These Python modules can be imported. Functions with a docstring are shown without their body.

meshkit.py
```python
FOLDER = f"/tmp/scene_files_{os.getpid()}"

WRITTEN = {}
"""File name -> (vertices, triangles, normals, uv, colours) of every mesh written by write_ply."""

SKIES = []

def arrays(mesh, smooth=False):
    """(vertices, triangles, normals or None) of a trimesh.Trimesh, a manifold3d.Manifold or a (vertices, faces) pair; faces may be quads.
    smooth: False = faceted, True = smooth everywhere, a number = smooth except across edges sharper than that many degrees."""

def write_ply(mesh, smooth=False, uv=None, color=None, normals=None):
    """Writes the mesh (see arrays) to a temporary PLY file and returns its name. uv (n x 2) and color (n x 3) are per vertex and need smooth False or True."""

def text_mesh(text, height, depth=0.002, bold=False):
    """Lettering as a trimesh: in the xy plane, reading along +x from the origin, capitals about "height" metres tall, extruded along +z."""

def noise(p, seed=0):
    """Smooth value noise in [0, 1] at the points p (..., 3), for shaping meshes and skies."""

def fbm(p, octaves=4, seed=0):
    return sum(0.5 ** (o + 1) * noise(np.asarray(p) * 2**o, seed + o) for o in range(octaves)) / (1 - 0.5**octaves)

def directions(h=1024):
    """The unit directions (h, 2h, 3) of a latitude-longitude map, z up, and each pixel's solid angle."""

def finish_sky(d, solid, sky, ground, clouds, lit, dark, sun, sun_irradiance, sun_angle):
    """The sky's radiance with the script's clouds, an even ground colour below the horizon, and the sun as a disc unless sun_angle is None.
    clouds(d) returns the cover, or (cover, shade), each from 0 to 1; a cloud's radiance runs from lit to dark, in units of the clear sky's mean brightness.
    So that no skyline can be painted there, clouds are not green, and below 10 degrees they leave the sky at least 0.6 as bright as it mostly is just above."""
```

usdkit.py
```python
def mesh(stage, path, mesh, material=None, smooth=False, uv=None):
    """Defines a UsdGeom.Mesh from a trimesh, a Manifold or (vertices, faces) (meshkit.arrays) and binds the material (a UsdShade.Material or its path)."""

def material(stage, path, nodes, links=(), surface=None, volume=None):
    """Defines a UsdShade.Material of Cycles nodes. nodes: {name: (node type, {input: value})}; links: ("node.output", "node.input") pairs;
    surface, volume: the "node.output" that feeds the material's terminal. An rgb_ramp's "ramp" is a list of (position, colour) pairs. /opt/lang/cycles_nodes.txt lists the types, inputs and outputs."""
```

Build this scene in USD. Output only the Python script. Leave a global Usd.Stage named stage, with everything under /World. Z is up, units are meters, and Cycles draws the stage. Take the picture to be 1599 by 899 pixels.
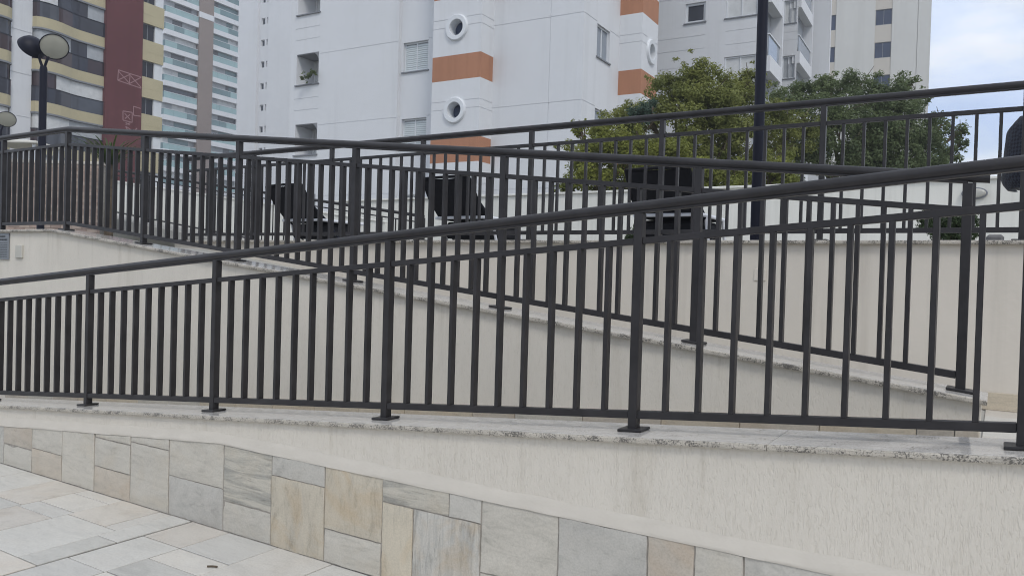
import math, numpy as np, trimesh, usdkit, meshkit
from pxr import Usd, UsdGeom, UsdLux, UsdShade, Gf, Sdf

stage = Usd.Stage.CreateInMemory()
UsdGeom.SetStageUpAxis(stage, UsdGeom.Tokens.z)
UsdGeom.SetStageMetersPerUnit(stage, 1.0)
UsdGeom.Xform.Define(stage, '/World')
stage.SetDefaultPrim(stage.GetPrimAtPath('/World'))
UsdGeom.Scope.Define(stage, '/World/Looks')
rng = np.random.default_rng(7)

# ------------------------------------------------------------------ camera
cam = UsdGeom.Camera.Define(stage, '/World/camera')
cam.CreateHorizontalApertureAttr(36.0)
cam.CreateVerticalApertureAttr(36.0 * 575 / 1024)
cam.CreateFocalLengthAttr(36.0 * 1218.2 / 1599)
cam.CreateClippingRangeAttr(Gf.Vec2f(0.05, 2000))
cam.CreateExposureAttr(-0.12)
FW = (-0.53112, 0.84715, -0.015499); RI = (0.846667, 0.531344, 0.0287926); UP = (-0.032627, -0.0021696, 0.999465)
m = Gf.Matrix4d(RI[0], RI[1], RI[2], 0, UP[0], UP[1], UP[2], 0, -FW[0], -FW[1], -FW[2], 0, 0, 0, 1.6, 1)
cam.AddTransformOp().Set(m)

# ------------------------------------------------------------------ sky and sun (bright overcast)
SUN = np.array([0.55, -0.42, 0.80]); SUN /= np.linalg.norm(SUN)
elev, rot = math.asin(SUN[2]), math.atan2(SUN[0], SUN[1])
SKY_STRENGTH = 0.10
usdkit.material(stage, '/World/Looks/sky_clouds', {
    'tc': ('texture_coordinate', {}),
    'map': ('mapping', {'scale': (1.0, 1.0, 2.6), 'location': (5.1, 2.2, 0.9)}),
    'n1': ('noise_texture', {'scale': 2.3, 'detail': 6.0, 'roughness': 0.55, 'distortion': 0.4}),
    'cov': ('rgb_ramp', {'ramp': [(0.0, (0.6, 0.6, 0.6)), (0.38, (0.68, 0.68, 0.68)), (0.56, (0.96, 0.96, 0.96)), (1.0, (1, 1, 1))]}),
    'n2': ('noise_texture', {'scale': 3.7, 'detail': 5.0, 'roughness': 0.5}),
    'shade': ('rgb_ramp', {'ramp': [(0.34, (6.3, 7.9, 11.2)), (0.47, (8.8, 10.0, 12.2)), (0.60, (12.0, 12.2, 12.4))]}),
    'sky': ('sky_texture', {'sky_type': 'single_scattering', 'sun_disc': False, 'sun_elevation': elev, 'sun_rotation': rot, 'altitude': 700.0}),
    'mix': ('mix', {'mix_type': 'mix'}),
    'bg': ('background_shader', {'strength': SKY_STRENGTH})},
    [('tc.generated', 'map.vector'), ('map.vector', 'n1.vector'), ('n1.fac', 'cov.fac'), ('map.vector', 'n2.vector'), ('n2.fac', 'shade.fac'),
     ('cov.color', 'mix.fac'), ('sky.color', 'mix.color1'), ('shade.color', 'mix.color2'), ('mix.color', 'bg.color')], surface='bg.background')
dome = UsdLux.DomeLight.Define(stage, '/World/sky')
UsdShade.MaterialBindingAPI.Apply(dome.GetPrim()).Bind(UsdShade.Material.Get(stage, '/World/Looks/sky_clouds'))
dome.GetPrim().SetCustomDataByKey('kind', 'structure')
dome.GetPrim().SetCustomDataByKey('label', 'bright overcast sky with soft pale blue gaps')
sun = UsdLux.DistantLight.Define(stage, '/World/sun')
sun.CreateIntensityAttr(0.38); sun.CreateAngleAttr(14.0); sun.CreateColorAttr(Gf.Vec3f(1.0, 0.96, 0.9))
sun.CreateNormalizeAttr(True)
zx = SUN; xx = np.cross([0, 0, 1], zx); xx /= np.linalg.norm(xx); yx = np.cross(zx, xx)
sun.AddTransformOp().Set(Gf.Matrix4d(*xx, 0, *yx, 0, *zx, 0, 0, 0, 0, 1))

# ------------------------------------------------------------------ helpers
used = {}
def numbered(parent, name):
    k = (parent, name); n = used.get(k, 0); used[k] = n + 1
    return f'{parent}/{name}' if n == 0 else f'{parent}/{name}_{n:03d}'
def tag(prim, label=None, cat=None, group=None, kind=None):
    for k, v in (('label', label), ('category', cat), ('group', group), ('kind', kind)):
        if v: prim.SetCustomDataByKey(k, v)
def P(o): return str(o.GetPath()) if hasattr(o, 'GetPath') else o
def thing(name, label, cat, loc=(0, 0, 0), rotz=0.0, group=None):
    x = UsdGeom.Xform.Define(stage, numbered('/World', name))
    if any(loc) or rotz:
        x.AddTranslateOp().Set(Gf.Vec3d(*map(float, loc))); x.AddRotateZOp().Set(float(rotz))
    tag(x.GetPrim(), label, cat, group); return x.GetPrim()
def obj(name, mesh, mat, parent='/World', smooth=False, label=None, **kw):
    pr = usdkit.mesh(stage, numbered(P(parent), name), mesh, MAT[mat], smooth=smooth).GetPrim()
    tag(pr, label, **kw); return pr
def dup(src, loc, rotz=0.0, label=None, group=None):
    x = UsdGeom.Xform.Define(stage, numbered('/World', str(src.GetName()).split('_0')[0]))
    x.AddTranslateOp().Set(Gf.Vec3d(*map(float, loc))); x.AddRotateZOp().Set(float(rotz))
    pr = x.GetPrim(); pr.GetReferences().AddInternalReference(src.GetPath()); pr.SetInstanceable(True)
    tag(pr, label, src.GetCustomDataByKey('category'), group); return pr
BF = np.array([[0,2,1],[0,3,2],[4,5,6],[4,6,7],[0,1,5],[0,5,4],[1,2,6],[1,6,5],[2,3,7],[2,7,6],[3,0,4],[3,4,7]])
def hexa(p):            # eight corners: bottom ring 0-3 counterclockwise from above, top ring 4-7
    return np.array(p, float), BF.copy()
def box(x0, x1, y0, y1, z0, z1):
    return hexa([(x0,y0,z0),(x1,y0,z0),(x1,y1,z0),(x0,y1,z0),(x0,y0,z1),(x1,y0,z1),(x1,y1,z1),(x0,y1,z1)])
def join(parts):
    V, F, n = [], [], 0
    for v, f in parts:
        V.append(v); F.append(f + n); n += len(v)
    return np.vstack(V), np.vstack(F)
def cbox(x0, x1, y0, y1, z0, z1, c=0.003):   # chamfered box
    pts = []
    for sx, X in ((1, x0), (-1, x1)):
        for sy, Yy in ((1, y0), (-1, y1)):
            for sz, Z in ((1, z0), (-1, z1)):
                pts += [(X + sx*c, Yy + sy*c, Z), (X + sx*c, Yy, Z + sz*c), (X, Yy + sy*c, Z + sz*c)]
    h = trimesh.convex.convex_hull(np.array(pts)); return np.array(h.vertices), np.array(h.faces)
def shear(vf, fn):      # raise z by fn(x)
    v, f = vf; v = v.copy(); v[:, 2] += fn(v[:, 0]); return v, f
def tube(pts, r, n=12, caps=True, sq=1.0):   # round tube along a polyline
    pts = np.array(pts, float); rad = np.broadcast_to(np.asarray(r, float), (len(pts),))
    V = []; F = []
    tang = np.gradient(pts, axis=0); tang /= np.linalg.norm(tang, axis=1)[:, None]
    ref = np.array([0, 0, 1.0]) if abs(tang[:, 2]).max() < 0.95 else np.array([0.93, 0.36, 0.0])
    for p, t, rr in zip(pts, tang, rad):
        a = np.cross(ref, t); a /= np.linalg.norm(a); b = np.cross(t, a)
        for k in range(n):
            w = 2*math.pi*k/n; V.append(p + rr*(math.cos(w)*a + sq*math.sin(w)*b))
    for i in range(len(pts) - 1):
        for k in range(n):
            a0 = i*n + k; a1 = i*n + (k+1) % n
            F += [(a0, a1, a1+n), (a0, a1+n, a0+n)]
    if caps:
        for i, flip in ((0, True), (len(pts)-1, False)):
            V.append(pts[i]); c = len(V) - 1
            for k in range(n):
                a0 = i*n + k; a1 = i*n + (k+1) % n
                F.append((c, a1, a0) if flip else (c, a0, a1))
    return np.array(V), np.array(F)
def prism(poly, z0, z1):          # polygon in xy extruded in z
    from shapely.geometry import Polygon
    t = trimesh.creation.extrude_polygon(Polygon(poly), z1 - z0, engine='earcut'); v = np.array(t.vertices); v[:, 2] += z0
    return v, np.array(t.faces)
def lathe(prof, n=24):
    t = trimesh.creation.revolve(np.array(prof, float), sections=n); return np.array(t.vertices), np.array(t.faces)
def rotm(ax, deg):
    return trimesh.transformations.rotation_matrix(math.radians(deg), ax)[:3, :3]
def xf(vf, R=None, t=(0, 0, 0)):
    v, f = vf; v = v @ np.asarray(R).T if R is not None else v.copy(); return v + np.array(t, float), f

# ------------------------------------------------------------------ materials
MAT = {}
def mat(name, nodes, links, surface='p.BSDF', volume=None):
    MAT[name] = usdkit.material(stage, '/World/Looks/' + name, nodes, links, surface=surface, volume=volume)
def plain(name, color, rough=0.6, var=0.08, scale=3.0, spec=0.5, metallic=0.0, bump=0.0, bscale=60.0):
    c = np.array(color)
    nodes = {'g': ('geometry', {}), 'n': ('noise_texture', {'scale': scale, 'detail': 5.0, 'roughness': 0.6}),
             'r': ('rgb_ramp', {'ramp': [(0.3, tuple(c*(1-var))), (0.7, tuple(np.minimum(c*(1+var), 1)))]}),
             'p': ('principled_bsdf', {'roughness': rough, 'specular_ior_level': spec, 'metallic': metallic})}
    links = [('g.position', 'n.vector'), ('n.fac', 'r.fac'), ('r.color', 'p.base_color')]
    if bump:
        nodes['n2'] = ('noise_texture', {'scale': bscale, 'detail': 3.0}); nodes['b'] = ('bump', {'strength': bump, 'distance': 0.01})
        links += [('g.position', 'n2.vector'), ('n2.fac', 'b.height'), ('b.normal', 'p.normal')]
    mat(name, nodes, links)

plain('graphite_paint', (0.0235, 0.0215, 0.0225), rough=0.42, var=0.35, scale=7, spec=0.36, bump=0.05, bscale=220)
plain('lamp_paint', (0.007, 0.008, 0.018), rough=0.5, var=0.1, scale=8, spec=0.22)
plain('black_sling', (0.012, 0.012, 0.015), rough=0.8, var=0.2, scale=40, spec=0.2)
plain('white_tube', (0.72, 0.73, 0.76), rough=0.35, var=0.03)
plain('lamp_glass', (0.43, 0.42, 0.355), rough=0.3, var=0.06, scale=5)
plain('joint_dirt', (0.13, 0.12, 0.105), rough=0.95, var=0.3, scale=9)
plain('mortar', (0.30, 0.275, 0.24), rough=0.95, var=0.25, scale=30)
plain('mortar_band', (0.57, 0.528, 0.46), rough=0.85, var=0.035, scale=6, bump=0.15, bscale=60)
plain('ground_soil', (0.16, 0.15, 0.12), rough=0.95, var=0.3, scale=0.4)
plain('concrete', (0.36, 0.35, 0.32), rough=0.9, var=0.15, scale=1.5)
plain('bark', (0.10, 0.075, 0.05), rough=0.95, var=0.35, scale=14, bump=0.6, bscale=30)
plain('blue_cloth', (0.03, 0.09, 0.62), rough=0.7, var=0.15, scale=12)
plain('grey_block', (0.16, 0.155, 0.155), rough=0.9, var=0.15, scale=14, bump=0.2)
plain('sign_plate', (0.20, 0.215, 0.23), rough=0.45, var=0.04)
plain('sign_ink', (0.035, 0.04, 0.045), rough=0.6, var=0.05)
plain('valve_cover', (0.50, 0.48, 0.42), rough=0.6, var=0.05)
plain('light_glass', (0.42, 0.41, 0.37), rough=0.3, var=0.1, scale=12)
# buildings
plain('groove_dark', (0.25, 0.26, 0.28), rough=0.9, var=0.05)
plain('tan_render', (0.52, 0.485, 0.43), rough=0.85, var=0.02, scale=0.25)
plain('cream_render', (0.46, 0.405, 0.26), rough=0.8, var=0.05, scale=0.5)
plain('brown_render', (0.23, 0.185, 0.165), rough=0.85, var=0.04, scale=0.2)
plain('graffiti_paint', (0.32, 0.19, 0.20), rough=0.8, var=0.1, scale=3)
plain('dark_glass', (0.020, 0.022, 0.035), rough=0.12, var=0.3, scale=0.8)
plain('blue_glass', (0.035, 0.05, 0.095), rough=0.10, var=0.25, scale=0.7)
plain('purple_glass', (0.035, 0.018, 0.022), rough=0.12, var=0.3, scale=0.6)
plain('smoke_glass', (0.055, 0.06, 0.075), rough=0.12, var=0.3, scale=0.6)
plain('pale_glass', (0.26, 0.29, 0.33), rough=0.12, var=0.1, scale=0.6)
plain('teal_glass', (0.27, 0.40, 0.41), rough=0.12, var=0.15, scale=0.25)
plain('teal_dark_glass', (0.13, 0.21, 0.225), rough=0.12, var=0.25, scale=0.25)
plain('curtain', (0.60, 0.61, 0.61), rough=0.9, var=0.1, scale=2.5)
plain('grey_curtain', (0.38, 0.40, 0.42), rough=0.9, var=0.12, scale=2.5)
plain('shutter', (0.60, 0.65, 0.66), rough=0.6, var=0.04)
plain('frame_white', (0.66, 0.68, 0.70), rough=0.5, var=0.03)
plain('sill_grey', (0.20, 0.21, 0.23), rough=0.7, var=0.08)
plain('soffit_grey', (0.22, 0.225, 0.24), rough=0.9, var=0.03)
plain('interior_dark', (0.03, 0.03, 0.035), rough=0.9, var=0.2)
plain('roof_white', (0.62, 0.60, 0.54), rough=0.7, var=0.05)

def weathered(name, color, streak=0.10, patch=0.05, sc=1.0, bump=0.06):
    c = np.array(color)
    mat(name, {'g': ('geometry', {}), 'm': ('mapping', {'scale': (2.2*sc, 2.2*sc, 0.10*sc)}), 'n': ('noise_texture', {'scale': 1.0, 'detail': 7.0, 'roughness': 0.68}),
        'r': ('rgb_ramp', {'ramp': [(0.30, (1 - streak, 1 - streak*1.03, 1 - streak*1.08)), (0.50, (1, 1, 1))]}),
        'n2': ('noise_texture', {'scale': 0.55*sc, 'detail': 6.0, 'roughness': 0.6}), 'r2': ('rgb_ramp', {'ramp': [(0.3, tuple(c*(1 - patch))), (0.7, tuple(c*(1 + patch)))]}),
        'n3': ('noise_texture', {'scale': 26.0, 'detail': 3.0}), 'b': ('bump', {'strength': bump, 'distance': 0.01}),
        'mul': ('mix', {'mix_type': 'multiply', 'fac': 1.0}), 'p': ('principled_bsdf', {'roughness': 0.85, 'specular_ior_level': 0.3})},
        [('g.position', 'm.vector'), ('m.vector', 'n.vector'), ('n.fac', 'r.fac'), ('g.position', 'n2.vector'), ('n2.fac', 'r2.fac'), ('r2.color', 'mul.color1'), ('r.color', 'mul.color2'),
         ('mul.color', 'p.base_color'), ('g.position', 'n3.vector'), ('n3.fac', 'b.height'), ('b.normal', 'p.normal')])
weathered('white_render', (0.665, 0.675, 0.69), 0.055, 0.02)
weathered('tower_render', (0.645, 0.655, 0.675), 0.04, 0.02, 0.5)
weathered('beige_render', (0.575, 0.57, 0.54), 0.07, 0.02, 0.5)
weathered('terrace_paint', (0.645, 0.592, 0.515), 0.13, 0.035, 2.2, 0.15)
weathered('boundary_paint', (0.69, 0.68, 0.625), 0.12, 0.04, 1.8, 0.12)
weathered('orange_render', (0.41, 0.20, 0.12), 0.14, 0.06)
weathered('wine_render', (0.125, 0.040, 0.044), 0.15, 0.08, 0.6)

# scratched render: tall narrow drag marks left by the float
def scratched(name, color, strength, dist, a, b):
    c = np.array(color)
    mat(name, {
        'g': ('geometry', {}), 'm': ('mapping', {'scale': (135.0, 135.0, 27.0)}), 'n': ('noise_texture', {'scale': 1.0, 'detail': 2.0, 'roughness': 0.55, 'distortion': 1.1}),
        'r': ('rgb_ramp', {'ramp': [(0.30, (0, 0, 0)), (0.47, (0.75, 0.75, 0.75)), (0.62, (1, 1, 1))]}),
        'm2': ('mapping', {'scale': (210.0, 210.0, 120.0)}), 'n2': ('noise_texture', {'scale': 1.0, 'detail': 2.0}),
        'add': ('math', {'math_type': 'multiply_add', 'value2': 0.35}),
        'b': ('bump', {'strength': strength, 'distance': dist}),
        'm3': ('mapping', {'scale': (6.0, 6.0, 0.45)}), 'n3': ('noise_texture', {'scale': 1.0, 'detail': 7.0, 'roughness': 0.68}),
        'n4': ('noise_texture', {'scale': 1.3, 'detail': 5.0, 'roughness': 0.6}),
        't': ('rgb_ramp', {'ramp': [(0.28, tuple(c*np.array([.88, .87, .85]))), (0.42, tuple(c*.97)), (0.8, tuple(c*1.03))]}),
        't2': ('rgb_ramp', {'ramp': [(0.3, (0.925, 0.925, 0.925)), (0.7, (1, 1, 1))]}),
        't3': ('rgb_ramp', {'ramp': [(0.28, (0.925, 0.92, 0.905)), (0.46, (1, 1, 1))]}),
        'mul': ('mix', {'mix_type': 'multiply', 'fac': 1.0}), 'mul2': ('mix', {'mix_type': 'multiply', 'fac': 1.0}), 'mul3': ('mix', {'mix_type': 'multiply', 'color2': (0.62, 0.59, 0.53)}),
        # run-off stains: narrow drips that start under the coping joints and fade downwards
        'sx': ('separate_xyz', {}), 'top': ('math', {'math_type': 'multiply_add', 'value2': b, 'value3': a}), 'hh': ('math', {'math_type': 'subtract'}),
        'len': ('map_range', {'from_min': 0.02, 'from_max': 0.42, 'to_min': 1.0, 'to_max': 0.0, 'clamp': True}),
        'mx1': ('mapping', {'scale': (7.5, 0.0, 0.35)}), 'nd': ('noise_texture', {'scale': 1.0, 'detail': 5.0, 'roughness': 0.7}), 'rd': ('rgb_ramp', {'ramp': [(0.56, (0, 0, 0)), (0.72, (0.5, 0.5, 0.5))]}),
        'ds': ('math', {'math_type': 'multiply'}),
        'p': ('principled_bsdf', {'roughness': 0.85, 'specular_ior_level': 0.3})},
        [('g.position', 'sx.vector'), ('sx.x', 'top.value1'), ('top.value', 'hh.value1'), ('sx.z', 'hh.value2'), ('hh.value', 'len.value'), ('g.position', 'mx1.vector'), ('mx1.vector', 'nd.vector'), ('nd.fac', 'rd.fac'),
         ('rd.color', 'ds.value1'), ('len.result', 'ds.value2'), ('ds.value', 'mul3.fac'), ('mul2.color', 'mul3.color1'),
         ('g.position', 'm.vector'), ('m.vector', 'n.vector'), ('n.fac', 'r.fac'), ('g.position', 'm2.vector'), ('m2.vector', 'n2.vector'),
         ('n2.fac', 'add.value1'), ('r.color', 'add.value3'), ('add.value', 'b.height'), ('b.normal', 'p.normal'),
         ('g.position', 'm3.vector'), ('m3.vector', 'n3.vector'), ('n3.fac', 't.fac'), ('g.position', 'n4.vector'), ('n4.fac', 't2.fac'),
         ('t.color', 'mul.color1'), ('t2.color', 'mul.color2'), ('mul.color', 'mul2.color1'), ('n.fac', 't3.fac'), ('t3.color', 'mul2.color2'), ('mul3.color', 'p.base_color')])
scratched('scratched_render', (0.675, 0.626, 0.545), 0.5, 0.0034, 1.0267, 0.0867)
scratched('scratched_render_back', (0.71, 0.66, 0.575), 0.36, 0.0032, 1.0878, -0.1042)

# granite: pale body, grey streaks along the slab, black mica spots
def granite(name, base, thr, rough):
    base = np.array(base)
    mat(name, {
        'g': ('geometry', {}), 'oi': ('object_info', {}), 'ofs': ('mapping', {}), 'cx': ('combine_xyz', {}), 'mm': ('math', {'math_type': 'multiply', 'value2': 37.0}),
        'ms': ('mapping', {'scale': (6.0, 75.0, 75.0)}), 'ns': ('noise_texture', {'scale': 1.0, 'detail': 6.0, 'roughness': 0.68, 'distortion': 0.8}),
        'rs': ('rgb_ramp', {'ramp': [(0.28, tuple(base*np.array([.66, .67, .70]))), (0.47, tuple(base)), (0.72, tuple(base*1.14))]}),
        'n1': ('noise_texture', {'scale': 125.0, 'detail': 4.0, 'roughness': 0.65, 'distortion': 0.8}), 'nc': ('noise_texture', {'scale': 13.0, 'detail': 3.0}),
        'sum': ('math', {'math_type': 'multiply_add', 'value2': 0.55}),
        'r1': ('rgb_ramp', {'ramp': [(0.0, (1, 1, 1)), (thr, (1, 1, 1)), (thr + .05, (0, 0, 0))]}),
        'n2': ('noise_texture', {'scale': 230.0, 'detail': 2.0}),
        'r2': ('rgb_ramp', {'ramp': [(0.3, (0.62, 0.60, 0.57)), (0.5, (1, 1, 1))]}),
        'mul': ('mix', {'mix_type': 'multiply', 'fac': 1.0}), 'mx': ('mix', {'mix_type': 'mix', 'color2': (0.12, 0.11, 0.095)}),
        'p': ('principled_bsdf', {'roughness': rough, 'specular_ior_level': 0.5})},
        [('oi.random', 'mm.value1'), ('mm.value', 'cx.x'), ('g.position', 'ofs.vector'), ('cx.vector', 'ofs.location'),
         ('ofs.vector', 'ms.vector'), ('ms.vector', 'ns.vector'), ('ns.fac', 'rs.fac'), ('ofs.vector', 'n1.vector'), ('ofs.vector', 'nc.vector'), ('nc.fac', 'sum.value1'), ('n1.fac', 'sum.value3'), ('sum.value', 'r1.fac'),
         ('ofs.vector', 'n2.vector'), ('n2.fac', 'r2.fac'), ('rs.color', 'mul.color1'), ('r2.color', 'mul.color2'),
         ('mul.color', 'mx.color1'), ('r1.color', 'mx.fac'), ('mx.color', 'p.base_color')])
granite('granite_top', (0.57, 0.545, 0.51), 0.60, 0.08)
granite('granite_edge', (0.48, 0.44, 0.375), 0.70, 0.5)

# split quartzite slabs, each object with its own piece of veining
def quartz(name, base, vein, warm, stretch, vein_at=0.5, wamt=0.4, rough=0.55, tilt=0.12, streak=0.45):
    base, vein, warm = map(np.array, (base, vein, warm))
    mat(name, {
        'g': ('geometry', {}), 'oi': ('object_info', {}), 'mm': ('math', {'math_type': 'multiply', 'value2': 91.0}), 'cx': ('combine_xyz', {}), 'ofs': ('mapping', {}),
        'm': ('mapping', {'scale': stretch, 'rotation': (0.0, tilt, 0.2)}), 'n': ('noise_texture', {'scale': 1.0, 'detail': 7.0, 'roughness': 0.66, 'distortion': 0.9}),
        'r': ('rgb_ramp', {'ramp': [(0.2, tuple(vein)), (vein_at - 0.06, tuple(vein*.4 + base*.6)), (vein_at + 0.04, tuple(base)), (0.85, tuple(np.minimum(base*1.1, 1)))]}),
        'nw': ('noise_texture', {'scale': 3.1, 'detail': 4.0, 'roughness': 0.6, 'distortion': 1.1}),
        'rw': ('rgb_ramp', {'ramp': [(0.5, (0, 0, 0)), (0.72, (wamt, wamt, wamt))]}), 'mx': ('mix', {'mix_type': 'mix', 'color2': tuple(warm)}),
        'nf': ('noise_texture', {'scale': 120.0, 'detail': 3.0}), 'rf': ('rgb_ramp', {'ramp': [(0.3, (0.88, 0.88, 0.88)), (0.6, (1, 1, 1))]}), 'mul': ('mix', {'mix_type': 'multiply', 'fac': 1.0}),
        'ri': ('rgb_ramp', {'ramp': [(0.0, (0.925, 0.925, 0.93)), (1.0, (1.03, 1.025, 1.015))]}), 'mul2': ('mix', {'mix_type': 'multiply', 'fac': 1.0}),
        'mf2': ('mapping', {'scale': tuple(1.9*np.array(stretch)), 'rotation': (0.1, tilt, 0.15)}), 'nf2': ('noise_texture', {'scale': 1.0, 'detail': 6.0, 'roughness': 0.7, 'distortion': 1.6}), 'rf2': ('rgb_ramp', {'ramp': [(0.34, (0.62, 0.62, 0.615)), (0.43, (0.88, 0.88, 0.875)), (0.56, (1, 1, 1))]}), 'mul3': ('mix', {'mix_type': 'multiply', 'fac': streak}),
        'nb': ('noise_texture', {'scale': 22.0, 'detail': 5.0, 'roughness': 0.65}), 'b': ('bump', {'strength': 0.28, 'distance': 0.008}),
        'p': ('principled_bsdf', {'roughness': rough, 'specular_ior_level': 0.4})},
        [('oi.random', 'mm.value1'), ('mm.value', 'cx.x'), ('mm.value', 'cx.z'), ('g.position', 'ofs.vector'), ('cx.vector', 'ofs.location'),
         ('ofs.vector', 'm.vector'), ('m.vector', 'n.vector'), ('n.fac', 'r.fac'), ('ofs.vector', 'mf2.vector'), ('mf2.vector', 'nf2.vector'), ('nf2.fac', 'rf2.fac'), ('rf2.color', 'mul3.color2'), ('mul2.color', 'mul3.color1'), ('ofs.vector', 'nw.vector'), ('nw.fac', 'rw.fac'),
         ('r.color', 'mx.color1'), ('rw.color', 'mx.fac'), ('ofs.vector', 'nf.vector'), ('nf.fac', 'rf.fac'), ('mx.color', 'mul.color1'), ('rf.color', 'mul.color2'),
         ('oi.random', 'ri.fac'), ('mul.color', 'mul2.color1'), ('ri.color', 'mul2.color2'), ('mul3.color', 'p.base_color'),
         ('ofs.vector', 'nb.vector'), ('nb.fac', 'b.height'), ('b.normal', 'p.normal')])
quartz('stone_plain', (0.543, 0.510, 0.443), (0.436, 0.411, 0.354), (0.524, 0.444, 0.327), (2.5, 2.5, 9.0), 0.42, 0.3)
quartz('stone_grey', (0.509, 0.487, 0.438), (0.407, 0.392, 0.358), (0.466, 0.425, 0.363), (4, 4, 6), 0.45, 0.25)
quartz('stone_veined', (0.514, 0.482, 0.412), (0.213, 0.217, 0.204), (0.485, 0.397, 0.283), (2.0, 2.0, 19.0), 0.52, 0.3, streak=0.95)
quartz('stone_yellow', (0.558, 0.501, 0.398), (0.446, 0.411, 0.345), (0.504, 0.359, 0.195), (9.0, 9.0, 2.6), 0.43, 0.5, tilt=0.45, streak=0.6)
quartz('stone_beige', (0.514, 0.458, 0.381), (0.398, 0.364, 0.310), (0.475, 0.359, 0.248), (3, 3, 9), 0.44, 0.4)
quartz('stone_slant', (0.524, 0.501, 0.451), (0.320, 0.321, 0.305), (0.456, 0.331, 0.186), (17.0, 17.0, 2.6), 0.49, 0.5, tilt=-0.5, streak=0.9)
quartz('stone_skirt', (0.563, 0.491, 0.381), (0.446, 0.387, 0.310), (0.514, 0.397, 0.266), (3, 3, 12), 0.44, 0.5)
quartz('paver_white', (0.610, 0.583, 0.530), (0.504, 0.481, 0.433), (0.572, 0.509, 0.421), (2.5, 5.0, 4), 0.40, 0.25, 0.5, streak=0.22)
quartz('paver_blue', (0.586, 0.569, 0.525), (0.484, 0.472, 0.437), (0.552, 0.509, 0.446), (3.0, 12.0, 4), 0.42, 0.2, 0.45, streak=0.25)
quartz('paver_pink', (0.595, 0.555, 0.493), (0.475, 0.439, 0.387), (0.552, 0.463, 0.370), (4.0, 4.0, 4), 0.44, 0.35, 0.5, streak=0.22)
quartz('paver_grey', (0.513, 0.500, 0.462), (0.387, 0.379, 0.353), (0.465, 0.426, 0.370), (3.0, 9.0, 4), 0.44, 0.2, 0.5, streak=0.22)
# small brick tiles
for nm, c in (('brick_pink', (0.40, 0.30, 0.25)), ('brick_tan', (0.44, 0.35, 0.29)), ('brick_brown', (0.34, 0.255, 0.215))):
    plain(nm, c, rough=0.85, var=0.12, scale=9, bump=0.2, bscale=60)
# woven wicker
mat('wicker', {'g': ('geometry', {}), 'm': ('mapping', {'scale': (50.0, 50.0, 50.0), 'rotation': (0.6, 0.5, 0.78)}), 'c': ('checker_texture', {'scale': 1.0, 'color1': (0.005, 0.006, 0.012), 'color2': (0.024, 0.028, 0.042)}),
     'b': ('bump', {'strength': 0.7, 'distance': 0.006}), 'p': ('principled_bsdf', {'roughness': 0.55, 'specular_ior_level': 0.25})},
    [('g.position', 'm.vector'), ('m.vector', 'c.vector'), ('c.color', 'p.base_color'), ('c.fac', 'b.height'), ('b.normal', 'p.normal')])
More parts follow.
